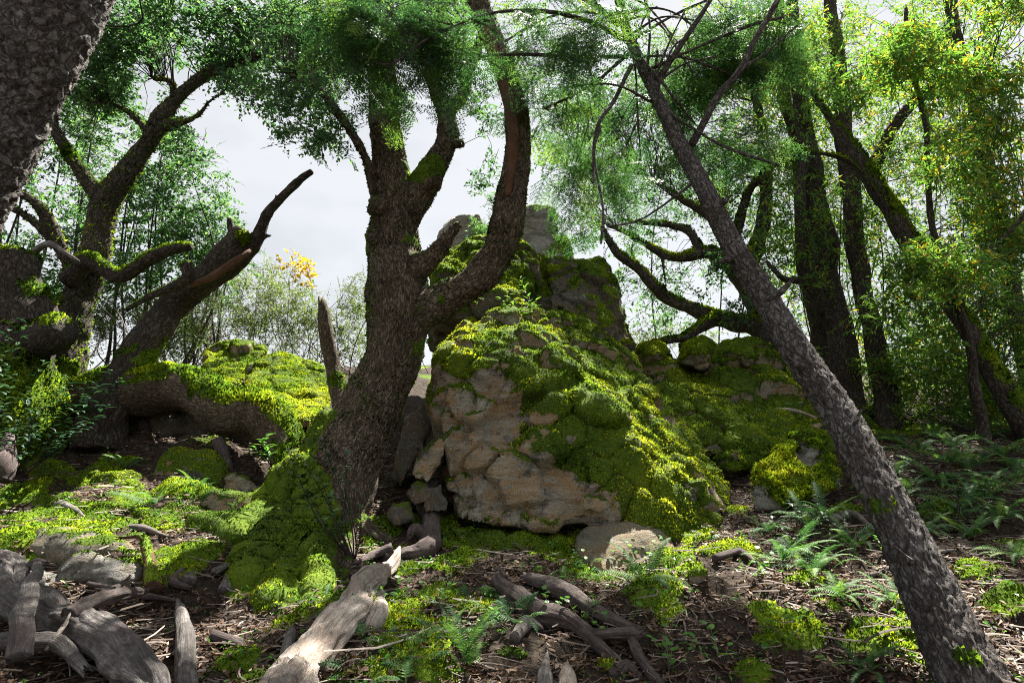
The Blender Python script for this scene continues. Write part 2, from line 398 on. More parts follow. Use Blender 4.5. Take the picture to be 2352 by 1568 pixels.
M['oakleaf'] = leaf_mat('live_oak_leaf', [(0, (0.028, 0.075, 0.036)), (0.6, (0.075, 0.165, 0.068)), (0.95, (0.16, 0.27, 0.08)), (1, (0.22, 0.33, 0.08))], 0.58, 0.4, 0.4)
M['bayleaf'] = leaf_mat('bay_leaf', [(0, (0.036, 0.095, 0.024)), (0.5, (0.10, 0.22, 0.036)), (0.88, (0.19, 0.30, 0.050)), (0.93, (0.30, 0.27, 0.03)), (1, (0.55, 0.33, 0.02))], 0.58, 0.5, 0.35)
M['needle'] = leaf_mat('fir_needle', [(0, (0.018, 0.050, 0.026)), (0.4, (0.040, 0.105, 0.042)), (0.75, (0.080, 0.17, 0.045)), (1, (0.18, 0.29, 0.05))], 0.42, 0.3, 0.5)
M['shrubleaf'] = leaf_mat('shrub_leaf', [(0, (0.06, 0.10, 0.03)), (0.6, (0.13, 0.19, 0.05)), (1, (0.26, 0.31, 0.08))], 0.45)
M['yellowleaf'] = leaf_mat('yellow_leaf', [(0, (0.30, 0.22, 0.03)), (0.6, (0.55, 0.35, 0.03)), (1, (0.60, 0.44, 0.08))], 0.5)
M['fern'] = leaf_mat('fern_frond', [(0, (0.028, 0.075, 0.030)), (0.45, (0.058, 0.140, 0.042)), (0.8, (0.13, 0.24, 0.05)), (1, (0.22, 0.27, 0.07))], 0.4, 0.22, 0.6, 0.6)
M['deadfern'] = leaf_mat('dead_fern', [(0, (0.06, 0.022, 0.016)), (0.6, (0.15, 0.065, 0.045)), (1, (0.28, 0.15, 0.10))], 0.25, 0.2, 0.7)
M['herb'] = leaf_mat('herb_leaf', [(0, (0.05, 0.15, 0.03)), (0.6, (0.09, 0.24, 0.04)), (1, (0.18, 0.33, 0.05))], 0.45)
M['glossleaf'] = leaf_mat('glossy_sapling_leaf', [(0, (0.016, 0.050, 0.028)), (0.6, (0.03, 0.085, 0.04)), (1, (0.07, 0.14, 0.045))], 0.25, 0.3, 0.5)
M['twig_stem'] = bark_mat('twig_stem', (0.10, 0.085, 0.07), (0.20, 0.17, 0.145), (0.34, 0.30, 0.27), (30, 30, 9), 0.3)
M['soil'] = soil_mat()
# ------------------------------------------------------------------ terrain
GC = [(-900, 1568, 2.9), (0, 1568, 2.9), (600, 1568, 2.9), (1176, 1568, 3.0), (1800, 1568, 3.0), (2352, 1568, 2.8), (3200, 1568, 2.8),
      (-600, 1350, 4.0), (0, 1350, 4.0), (500, 1350, 4.1), (1000, 1350, 4.2), (1500, 1350, 4.2), (2000, 1350, 4.0), (2352, 1350, 3.9), (3000, 1350, 3.9),
      (-500, 1200, 5.0), (0, 1200, 5.0), (400, 1200, 5.1), (800, 1215, 5.4), (1300, 1240, 5.6), (1580, 1256, 5.45), (1750, 1195, 5.5), (2352, 1200, 5.2), (2900, 1200, 5.2),
      (-400, 1050, 6.4), (0, 1050, 6.5), (250, 1045, 6.6), (600, 1060, 6.7), (1700, 1085, 7.0), (2100, 1065, 6.8), (2352, 1055, 6.6), (2900, 1050, 6.6),
      (-400, 930, 8.2), (0, 940, 8.2), (300, 925, 8.2), (700, 960, 8.2), (2000, 985, 9.0), (2352, 985, 8.5), (2900, 980, 8.5),
      (-300, 860, 10.0), (300, 870, 10.0), (750, 890, 10.0), (1300, 930, 10.5), (1600, 900, 10.5), (2050, 940, 12), (2500, 930, 12)]
gp = [P(*g) for g in GC]
for x in (-9, -4, 0, 4, 9): gp.append(np.array([x, 0.0, 0.15])); gp.append(np.array([x, -4, -0.3]))
for x in (-14, -8, -2, 4, 10, 16): gp.append(np.array([x, 17, 4.0 - 0.03 * abs(x)])); gp.append(np.array([x, 24, 4.3])); gp.append(np.array([x, 40, 4.0]))
gp = np.array(gp)
_d = np.linalg.norm(gp[:, None, :2] - gp[None, :, :2], axis=2)
_K = np.block([[_d + 0.0 * np.eye(len(gp)), np.ones((len(gp), 1)), gp[:, :2]], [np.ones((1, len(gp))), np.zeros((1, 3))], [gp[:, :2].T, np.zeros((2, 3))]])
_w = np.linalg.solve(_K, np.concatenate([gp[:, 2], np.zeros(3)]))
def gh(x, y):
    x = np.atleast_1d(np.asarray(x, float)); y = np.atleast_1d(np.asarray(y, float)); o = np.empty(len(x))
    for a in range(0, len(x), 20000):
        b = slice(a, a + 20000)
        o[b] = np.sqrt((x[b, None] - gp[None, :, 0]) ** 2 + (y[b, None] - gp[None, :, 1]) ** 2) @ _w[:-3] + _w[-3] + _w[-2] * x[b] + _w[-1] * y[b]
    far = sst(26, 60, np.hypot(x, y)); o = o * (1 - far) + 4.0 * far * np.where(y > 0, 1, -0.2)
    q = np.stack([x, y, np.zeros_like(x)], 1); near = 1 - sst(9, 16, np.hypot(x, y))
    return o + near * (0.10 * fbm(q * 1.3, 3, 40) + 0.045 * fbm(q * 5, 3, 44))
def G(dx, dy, lift=0.0):
    """where the line of sight through a pixel meets the ground"""
    ys = np.linspace(1.5, 16, 900); d = P(dx, dy, 1.0) - np.array([0, 0, CAMZ])
    z = CAMZ + d[2] * ys; g = gh(d[0] * ys, ys); k = np.argmax(z < g)
    if not (z < g).any(): k = len(ys) - 1
    return np.array([d[0] * ys[k], ys[k], g[k] + lift])
# mossy areas of the ground: (pixel x, pixel y, radius in metres)
MG = [(60, 1130, .35), (180, 1110, .4), (300, 1150, .3), (130, 1190, .3), (430, 1130, .3), (480, 1190, .35), (530, 1220, .3), (380, 1210, .2), (200, 1235, .35), (70, 1240, .3), (460, 1270, .3),
      (560, 1300, .2), (650, 1260, .4), (720, 1330, .25), (600, 1370, .2), (900, 1240, .3), (1010, 1230, .35), (1120, 1240, .4), (1220, 1250, .4), (1060, 1290, .3), (960, 1310, .2), (1260, 1290, .3),
      (960, 1400, .25), (880, 1440, .2), (1000, 1470, .22), (930, 1510, .25), (840, 1540, .2), (1090, 1400, .15), (1000, 1545, .15), (760, 1390, .2), (700, 1420, .15),
      (1560, 1300, .3), (1640, 1270, .25), (1500, 1350, .2), (1600, 1240, .2), (1420, 1340, .2), (1340, 1330, .18), (1750, 1420, .13), (1770, 1460, .13), (1850, 1450, .12), (1900, 1400, .14), (2080, 1470, .2),
      (2100, 1400, .12), (2250, 1310, .15), (2330, 1380, .15), (1700, 1180, .15), (2150, 1170, .2), (1950, 1180, .15), (2000, 1480, .1), (1860, 1340, .12), (1540, 1420, .1), (560, 1530, .1), (600, 1560, .1), (1400, 1540, .1), (1730, 1560, .12)]
mg = np.array([np.append(G(a, b), r) for a, b, r in MG])
def ground_moss(x, y):
    d = np.full(len(x), -1.0)
    for c in mg: d = np.maximum(d, 1 - np.hypot(x - c[0], y - c[1]) / (c[3] * 0.92))
    q = np.stack([x, y, np.zeros_like(x)], 1)
    v = sst(-0.15, 0.35, d + 0.02 + 0.8 * fbm(q * 4.5, 3, 61))
    back = sst(6.0, 7.5, y) * sst(0.0, 0.5, fbm(q * 0.9, 3, 63)) * (1 - sst(14, 18, y)) * 0.8
    return np.maximum(v, back)
def axis(lo, mid0, mid1, hi, fine, growth=1.16):
    a = list(np.arange(mid0, mid1, fine)); s = fine; x = mid1; b = []
    while x < hi: b.append(x); s *= growth; x += s
    b.append(hi); s = fine; x = mid0; c = []
    while x > lo: s *= growth; x -= s; c.append(max(x, lo))
    return np.array(sorted(set(c)) + a + b)
gx = axis(-300, -4.6, 5.4, 300, 0.05); gy = axis(-300, 2.4, 7.6, 400, 0.045)
XX, YY = np.meshgrid(gx, gy); xf, yf = XX.ravel(), YY.ravel()
zf = gh(xf, yf); mf = ground_moss(xf, yf)
qq = np.stack([xf, yf, np.zeros_like(xf)], 1); nearf = ((np.abs(xf) < 7) & (yf > 2) & (yf < 11)).astype(float)
zf = zf + nearf * (mf * (0.035 + 0.05 * np.maximum(0, 0.75 - worley(qq * 5.5, 70)[0])) + (1 - mf) * 0.02 * fbm(qq * 14, 2, 72))
nx, ny = len(gx), len(gy)
i = np.arange(ny - 1)[:, None] * nx + np.arange(nx - 1)[None]
GV = np.stack([xf, yf, zf], 1); GF = np.stack([i, i + 1, i + nx + 1, i + nx], 2).reshape(-1, 4)
ground = link('ground', mesh_np('ground', GV, [GF], {'moss': mf}), M['soil']); tag(ground, kind='structure')
ground['label'] = 'sloping forest floor of dark soil and mossy mounds'
from mathutils.bvhtree import BVHTree
_sel = (np.abs(xf) < 8) & (yf > 1) & (yf < 13)
gbvh = BVHTree.FromPolygons([tuple(v) for v in GV], [tuple(f) for f in GF[_sel[GF].all(1)]])
def gz(x, y):
    h = gbvh.ray_cast(Vector((float(x), float(y), 20)), Vector((0, 0, -1)))
    return h[0][2] if h[0] is not None else float(gh(x, y)[0])
gm_vis = mf * ((np.abs(xf) < 6.5) & (yf > 2.4) & (yf < 10))
Vt, Ft, ct = tufts(GV, [GF], np.where(gm_vis > 0.5, gm_vis, 0), 13000, 0.0130, 3, 0.5, 130000)
tag(link('ground_moss', mesh_np('ground_moss', Vt, Ft, {'col': ct, '_nrm': tufts.n}), M['moss']), 'bright green moss carpeting the forest floor', 'moss', kind='stuff')
# ------------------------------------------------------------------ rocks
def sculpt(V, F, seed=0, low=0.06, facet=0.05, fs=2.3, strat=0.02, fine=0.006, cracks=(), rot=(0.5, -0.65)):
    N = vnormals(V, F)
    V = V + N * (low * fbm(V * 1.4 + seed, 3, seed))[:, None]
    warp = V + 0.12 * np.stack([vn(V * 3 + 9 * k, seed + 20 + k) for k in range(3)], 1)
    f1, f2, cid = worley(warp * fs + seed * 1.7, seed + 3)
    off = facet * (cid - 0.5) * 2 * sst(0.02, 0.12, f2 - f1) - facet * 0.7 * (1 - sst(0.0, 0.09, f2 - f1))
    n = np.array([math.sin(rot[1]), math.sin(rot[0]) * 0.6, 1.0]); n = n / np.linalg.norm(n)
    h = V @ n; lay = vn(np.stack([h * 9, V[:, 0] * 0.7, V[:, 1] * 0.7], 1) + seed, seed + 5)
    off = off + strat * lay + fine * fbm(V * 14, 3, seed + 7)
    V = V + N * off[:, None]
    for poly, w, dep in cracks:
        d = np.full(len(V), 9.0)
        for a, b in zip(poly[:-1], poly[1:]):
            ab = b - a; t = np.clip(((V - a) @ ab) / (ab @ ab), 0, 1); d = np.minimum(d, np.linalg.norm(V - a - t[:, None] * ab, axis=1))
        d = d + 0.01 * vn(V * 12, 4)
        V = V - N * (dep * (1 - sst(0.2 * w, w, d)))[:, None]
    return V
def moss_field(V, F, zlo, zhi, spots=(), seed=0, nz=0.58, bare=(), k=3.2):
    N = vnormals(V, F)
    m = (N[:, 2] - zlo) / (zhi - zlo)
    for c, r, w in spots: m = np.maximum(m, w * (1.7 - 1.2 * np.linalg.norm(V - c, axis=1) / r))
    m = m + nz * (fbm(V * k, 4, seed + 50) + 0.5 * fbm(V * k * 3, 3, seed + 51))
    for c, r, w in bare: m = m - w * np.clip(1.6 - 1.2 * np.linalg.norm(V - c, axis=1) / r, 0, 1.2)
    return sst(0.25, 0.75, m)
def cushion(V, F, m, seed=0, amp=0.03, sc=9.0):
    N = vnormals(V, F); f1 = worley(V * sc, seed + 80)[0]; g1 = worley(V * sc * 2.6, seed + 83)[0]
    return V + N * (m * (amp * 0.6 + amp * np.maximum(0, 0.8 - f1) + amp * 0.45 * np.maximum(0, 0.8 - g1)))[:, None]
def SP(dx, dy, Y, r, w=1.0): return (P(dx, dy, Y), PX(r, Y), w)
def outcrop(name, label, hulls, vox=0.03, mat='sandstone', seed=0, moss=(0.35, 0.75), spots=(), bare=(), cracks=(), dens=14000, tsize=0.016, nmax=60000,
            cat='boulder', group=None, smooth=2, up=0.35, cush=0.03, mcol=0.0, **kw):
    V, F = remesh([hull([P(*p) for p in h]) for h in hulls], vox)
    V = lap(V, F, smooth)
    V = sculpt(V, F, seed, cracks=[([P(*q) for q in c[0]], c[1], c[2]) for c in cracks], **kw)
    m = moss_field(V, F, moss[0], moss[1], spots, seed, bare=bare)
    V = cushion(V, F, m, seed, cush)
    base = V[np.argmin(V[:, 2])].copy(); base[:2] = V[:, :2].mean(0)
    root = thing(name, base, label, cat, group)
    rk = part('rock', V, F, M[mat], root, {'moss': m})
    if dens:
        N = vnormals(V, F); facing = ((V - np.array([0, -1.0, 2.0])) * N).sum(1) < 0.9
        Vt, Ft, ct = tufts(V, F, np.where((m > 0.5) & facing, m, 0), dens, tsize, seed, up, nmax)
        ct = np.clip(ct + mcol, 0, 1)  # brighter, yellower moss colour, raised on rocks meant to look sunlit
        if len(Vt) > 30: part('moss', Vt, Ft, M['moss'], rk, {'col': ct, '_nrm': tufts.n}, kind='stuff')
    return root, V, F

# the great boulder in the middle
front = [(1040, 1196, 5.6), (1090, 1206, 5.45), (1180, 1212, 5.40), (1340, 1182, 5.35), (1450, 1170, 5.4), (1550, 1238, 5.35), (1615, 1246, 5.4), (1672, 1200, 5.75), (1655, 1085, 6.7), (1500, 895, 7.6), (1370, 770, 8.2),
         (1285, 850, 6.05), (1420, 965, 5.72), (1180, 835, 5.95), (1060, 815, 6.05), (1002, 795, 6.25), (992, 900, 6.1), (1010, 1050, 5.95), (1080, 742, 6.9), (1190, 692, 7.3),
         (1090, 800, 9), (1500, 900, 9), (1640, 1080, 8.5), (1040, 1150, 8)]
cr1 = [((1130, 985, 5.75), (1175, 1060, 5.65), (1195, 1130, 5.5), (1215, 1190, 5.4)), ((1040, 1185, 5.62), (1110, 1110, 5.65), (1150, 1060, 5.68), (1215, 1045, 5.66)),
       ((1180, 1180, 5.42), (1250, 1165, 5.40), (1320, 1160, 5.40), (1380, 1140, 5.45)), ((1090, 880, 5.9), (1085, 960, 5.82), (1070, 1010, 5.82), (1062, 1080, 5.75)), ((1070, 960, 5.85), (1110, 950, 5.8), (1150, 990, 5.75)),
       ((1070, 1080, 5.75), (1130, 1030, 5.7), (1180, 1000, 5.7))]
boulder, BV, BF = outcrop('boulder', 'great sandstone boulder with bare tan cracked face and moss slope, beside the big oak', [front], 0.026, seed=3, moss=(0.30, 0.62),
    spots=[SP(1330, 950, 5.9, 120), SP(1390, 1040, 5.7, 130), SP(1300, 1060, 5.6, 75), SP(1500, 1130, 5.6, 120), SP(1580, 1200, 5.4, 80), SP(1230, 910, 5.95, 60), SP(1200, 860, 5.95, 60), SP(1270, 1000, 5.75, 55), SP(1180, 1050, 5.65, 28),
           SP(1060, 830, 6.1, 45), SP(1560, 1050, 6.4, 140), SP(1020, 800, 6.2, 40), SP(1200, 980, 5.8, 25), SP(1420, 900, 6.6, 120), SP(1620, 1150, 6.2, 70)],
    bare=[SP(1270, 1110, 5.5, 60, 1.2), SP(1180, 960, 5.8, 45, 1.0), SP(1110, 1000, 5.8, 70, 1.3), SP(1130, 1130, 5.6, 100, 1.3), SP(1230, 1130, 5.5, 70, 1.3), SP(1120, 900, 5.95, 45, 1.2), SP(1060, 790, 6.35, 22, 1.1), SP(1610, 1130, 6.1, 26, 1.2), SP(1350, 1180, 5.4, 60, 1.2), SP(1160, 890, 5.9, 22, 1.0), SP(1100, 775, 6.4, 16, 1.0)],
    cracks=[(c, 0.04, 0.08) for c in cr1], dens=14000, tsize=0.016, nmax=115000, mcol=.06, low=0.07, facet=0.075, fs=2.6, strat=0.03, fine=0.012, up=0.0, cush=0.026)
outcrop('rock_block', 'dark overhanging rock block with moss cap above the great boulder', [[(1000, 720, 7.5), (1008, 600, 8), (1070, 545, 8.3), (1190, 570, 8.4), (1235, 620, 8.2), (1205, 700, 7.5), (1150, 690, 7.25), (1080, 735, 7.2), (1000, 620, 10), (1200, 580, 10), (1250, 760, 9.5), (1000, 800, 9.5)]],
    0.03, mat='darkrock', seed=8, moss=(0.15, 0.6), nmax=40000, facet=0.08, spots=[SP(1090, 600, 8.2, 60), SP(1030, 640, 8.0, 50), SP(1210, 640, 8.0, 50)], bare=[SP(1130, 700, 7.3, 50, 0.9)], cush=0.045)
outcrop('rock_pinnacle', 'square-topped grey rock pinnacle crowning the outcrop', [[(1172, 486, 9.2), (1200, 474, 9.2), (1272, 472, 9.3), (1278, 560, 9.1), (1262, 690, 8.5), (1170, 600, 9), (1300, 720, 8.4), (1180, 700, 8.4), (1180, 490, 10.3), (1275, 480, 10.3), (1300, 720, 10)]],
    0.035, 'greyrock', seed=12, moss=(0.6, 1.0), nmax=15000, spots=[SP(1240, 620, 8.9, 45), SP(1210, 660, 8.6, 60)], facet=0.07)
outcrop('rock_pinnacle', 'pale weathered rock knob farthest back, left of the square pinnacle', [[(1005, 535, 10.6), (1030, 500, 10.5), (1060, 484, 10.5), (1100, 488, 10.6), (1125, 540, 10.4), (1000, 620, 10.3), (1130, 620, 10.3), (1040, 500, 11.6), (1120, 530, 11.6), (1010, 640, 11.6), (1130, 640, 11.6)]],
    0.04, 'greyrock', seed=15, moss=(0.9, 1.3), dens=0, facet=0.08)
outcrop('rock_column', 'tall upright rock fin with mossy edge to the right of the square pinnacle', [[(1262, 575, 8.9), (1296, 548, 9.0), (1312, 600, 8.7), (1335, 700, 8.3), (1300, 760, 8.0), (1255, 740, 8.0), (1260, 640, 8.5), (1290, 560, 9.7), (1330, 700, 9.5), (1260, 740, 9.3), (1400, 800, 8.4), (1300, 800, 7.9)]],
    0.032, mat='darkrock', seed=18, moss=(-0.1, 0.75), nmax=15000, facet=0.06, bare=[SP(1285, 680, 8.3, 40, .6)])
outcrop('rock_column', 'broad shadowed rock buttress stepping down beside the rock fin', [[(1315, 605, 9.3), (1372, 592, 9.4), (1392, 685, 9.2), (1448, 765, 9), (1458, 800, 8.9), (1420, 800, 8.4), (1370, 760, 8.5), (1335, 700, 8.7), (1320, 610, 10.2), (1380, 600, 10.3), (1450, 790, 10), (1340, 800, 9.5)]],
    0.035, mat='darkrock', seed=21, moss=(-0.1, 0.8), nmax=15000, facet=0.07)
outcrop('rock_shoulder', 'mossy rock shoulder running down behind the great boulder', [[(1240, 720, 7.9), (1330, 740, 7.9), (1440, 830, 7.8), (1495, 905, 7.7), (1500, 960, 7.4), (1400, 880, 7.3), (1260, 780, 7.5), (1250, 760, 9), (1450, 850, 9), (1520, 960, 9)]],
    0.03, seed=24, moss=(0.1, 0.5), nmax=25000, facet=0.07, cush=0.045)
# right-hand rock mass
outcrop('boulder', 'wide moss-covered rock slope right of the great boulder', [[(1480, 870, 9.0), (1478, 815, 9.6), (1640, 805, 9.9), (1790, 825, 9.7), (1880, 900, 9.3), (1990, 1000, 8.8), (2030, 1030, 8.4), (1870, 1040, 7.6), (1680, 1080, 7.0), (1600, 1020, 7.5), (1510, 950, 8.1), (1560, 1060, 7.4), (1800, 1060, 7.2), (1500, 900, 10.5), (2000, 960, 10.5)]],
    0.032, seed=27, mcol=.12, moss=(-0.1, 0.35), nmax=72000, low=0.16, facet=0.13, fs=1.4, cush=0.05, tsize=0.019, bare=[SP(1700, 970, 8.2, 25, .8), SP(1740, 870, 9.3, 22, .8), SP(1800, 900, 9.2, 18, .8), SP(1640, 990, 7.7, 20, .8)])
outcrop('boulder', 'smooth mossy hump at the foot of the wide mossy slope', [[(1655, 1030, 7.2), (1680, 990, 7.5), (1730, 985, 7.5), (1790, 1050, 7.1), (1760, 1085, 6.9), (1665, 1085, 6.9), (1700, 1000, 8), (1780, 1060, 7.8)]],
    0.03, seed=29, moss=(-0.2, 0.3), nmax=12000, facet=0.04, cush=0.05)
for pts, lab, sd in ((((1625, 850), (1645, 800), (1690, 782), (1740, 792), (1792, 822), (1795, 865), (1640, 865)), 'largest of the three mossy rocks resting on the wide mossy slope', 31),
                     (((1560, 835), (1575, 792), (1615, 782), (1640, 805), (1640, 845), (1575, 845)), 'middle of the three mossy rocks resting on the wide mossy slope', 32),
                     (((1462, 835), (1475, 793), (1510, 785), (1535, 805), (1540, 840), (1475, 845)), 'smallest mossy rock at the left end of the wide mossy slope', 33)):
    outcrop('rock', lab, [[(x, y, 9.3) for x, y in pts] + [(x, y, 10.0) for x, y in pts] + [(sum(x for x, y in pts) / len(pts), sum(y for x, y in pts) / len(pts), 9.0)]], 0.03, seed=sd, moss=(-0.25, 0.35), nmax=12000, facet=0.05, cat='rock', group='mossy rocks on the slope', cush=0.05)
outcrop('boulder', 'moss-tufted boulder with a pale bare top, left of the leaning fir trunk', [[(1722, 1130, 5.9), (1735, 1090, 6.0), (1790, 1040, 6.3), (1850, 1015, 6.5), (1900, 1040, 6.4), (1925, 1090, 6.2), (1900, 1140, 5.9), (1800, 1170, 5.75), (1730, 1175, 5.8), (1780, 1060, 7), (1900, 1060, 7), (1800, 1150, 7)]],
    0.022, 'greyrock', seed=36, moss=(0.05, 0.5), nmax=40000, tsize=0.024, facet=0.05, bare=[SP(1855, 1045, 6.2, 40, 1.6), SP(1740, 1120, 5.9, 26, .9), SP(1760, 1160, 5.8, 30, .9)], cush=0.06)
# left-hand rocks
outcrop('boulder', 'sunlit flat-sided mossy boulder behind the arching root', [[(555, 880, 8.2), (590, 835, 8.7), (650, 815, 9.1), (745, 842, 9.1), (775, 900, 8.6), (745, 965, 7.8), (700, 975, 7.5), (620, 930, 7.7), (580, 960, 7.6), (600, 840, 10), (760, 880, 10), (600, 990, 9)]],
    0.028, seed=40, mcol=.24, moss=(-0.4, 0.1), nmax=40000, tsize=0.014, low=0.05, facet=0.04, bare=[SP(720, 955, 7.7, 35, .9)], cush=0.02)
outcrop('boulder', 'mossy stepped rock leaning against the sunlit boulder, nearest the bushes', [[(455, 860, 8.7), (480, 815, 9.0), (520, 797, 9.2), (605, 797, 9.3), (612, 815, 9.1), (560, 860, 8.6), (545, 890, 8.3), (470, 890, 8.3), (500, 800, 10), (600, 810, 10), (500, 900, 9.5)]],
    0.028, seed=43, mcol=.24, moss=(0.0, 0.4), nmax=25000, tsize=0.014, facet=0.10, fs=3, cush=0.02)

# jumbled blocks in the cleft between oak and boulder
def block(name, label, pts, seed, mat='sandstone', vox=0.02, moss=(0.7, 1.1), dens=0, **kw):
    return outcrop(name, label, [pts], vox, mat, seed=seed, moss=moss, dens=dens, cat='rock', low=kw.pop('low', 0.02), facet=kw.pop('facet', 0.02), **kw)
J = 'rocks jammed in the cleft'
block('rock', 'tan leaning rock block jammed in the cleft between oak and great boulder', [(940, 1090, 5.7), (960, 1050, 5.75), (1010, 1000, 5.9), (1030, 1010, 5.85), (1020, 1060, 5.7), (985, 1110, 5.6), (950, 1100, 5.6), (960, 1060, 6.2), (1030, 1030, 6.3), (980, 1110, 6.1)], 51, group=J)
block('rock', 'dark rounded rock below the tan leaning block in the cleft', [(930, 1130, 5.6), (960, 1105, 5.7), (1000, 1120, 5.65), (990, 1150, 5.5), (950, 1165, 5.5), (930, 1140, 6.1), (1000, 1140, 6.1)], 52, 'darkrock', group=J)
block('rock', 'small wedge rock standing against the foot of the great boulder', [(965, 1165, 5.5), (985, 1120, 5.6), (1015, 1110, 5.7), (1035, 1150, 5.6), (1030, 1180, 5.5), (980, 1180, 5.4), (1000, 1160, 5.9)], 53, 'darkrock', group=J)
block('rock', 'tall dark slab standing in the shadow of the cleft', [(900, 1060, 6.3), (930, 960, 6.6), (985, 920, 6.7), (1000, 960, 6.6), (960, 1050, 6.3), (920, 1120, 6.1), (900, 1100, 6.9), (990, 960, 7.2)], 54, 'darkrock', group=J, vox=0.025)
block('rock', 'upright grey sliver of rock in the cleft', [(955, 1010, 6.15), (970, 1000, 6.15), (985, 1060, 6.0), (965, 1090, 6.0), (960, 1050, 6.4)], 55, 'darkrock', group=J)
block('rock', 'low dark rock at the foot of the cleft beside the oak base', [(880, 1180, 5.5), (900, 1155, 5.55), (940, 1160, 5.5), (950, 1190, 5.4), (910, 1205, 5.35), (890, 1190, 5.9), (940, 1190, 5.9)], 56, 'darkrock', group=J)
outcrop('boulder', 'smooth olive-grey slab rock tucked under the great boulder', [[(1318, 1245, 5.2), (1345, 1210, 5.25), (1440, 1196, 5.3), (1530, 1222, 5.3), (1550, 1262, 5.2), (1525, 1310, 4.95), (1440, 1340, 4.85), (1360, 1320, 4.9), (1330, 1282, 5.05), (1340, 1230, 6), (1540, 1240, 6), (1450, 1300, 5.8)]],
    0.025, 'slabrock', seed=60, moss=(1.0, 1.5), dens=0, low=0.03, facet=0.012, strat=0.008, fine=0.003)
block('rock', 'small rust-brown stone beside the olive-grey slab', [(1352, 1298, 4.85), (1375, 1288, 4.85), (1392, 1300, 4.8), (1385, 1318, 4.78), (1360, 1315, 4.8), (1372, 1300, 5.05)], 61)
block('rock', 'rounded yellowish ledge stone under the lip of the great boulder', [(1335, 1155, 5.3), (1360, 1142, 5.3), (1400, 1150, 5.28), (1412, 1168, 5.25), (1380, 1180, 5.22), (1345, 1172, 5.25), (1370, 1160, 5.6)], 62)
# mossy mounds in front of the boulder: low buried rocks
for x, y, rx, ry, lab, sd in ((1080, 1245, 95, 38, 'low mossy hummock below the left corner of the great boulder', 64), (1210, 1265, 110, 40, 'long dim mossy hummock in the shade under the great boulder lip', 65),
                              (1060, 1300, 70, 28, 'sunlit mossy hummock in front of the great boulder', 66), (1290, 1300, 70, 22, 'flat mossy stone left of the olive-grey slab', 67)):
    c = G(x, y); Y = c[1]
    outcrop('rock', lab, [[(x - rx, y + ry * .6, Y - .1), (x - rx * .6, y - ry * .6, Y), (x, y - ry, Y + .1), (x + rx * .7, y - ry * .5, Y), (x + rx, y + ry * .6, Y - .1), (x, y + ry, Y - .25), (x - rx, y + ry, Y + .6), (x + rx, y + ry, Y + .6), (x, y + ry * 2.5, Y)]],
            0.022, seed=sd, moss=(-0.1, 0.3), nmax=14000, low=0.03, facet=0.02, cat='rock', tsize=0.013, cush=0.02)
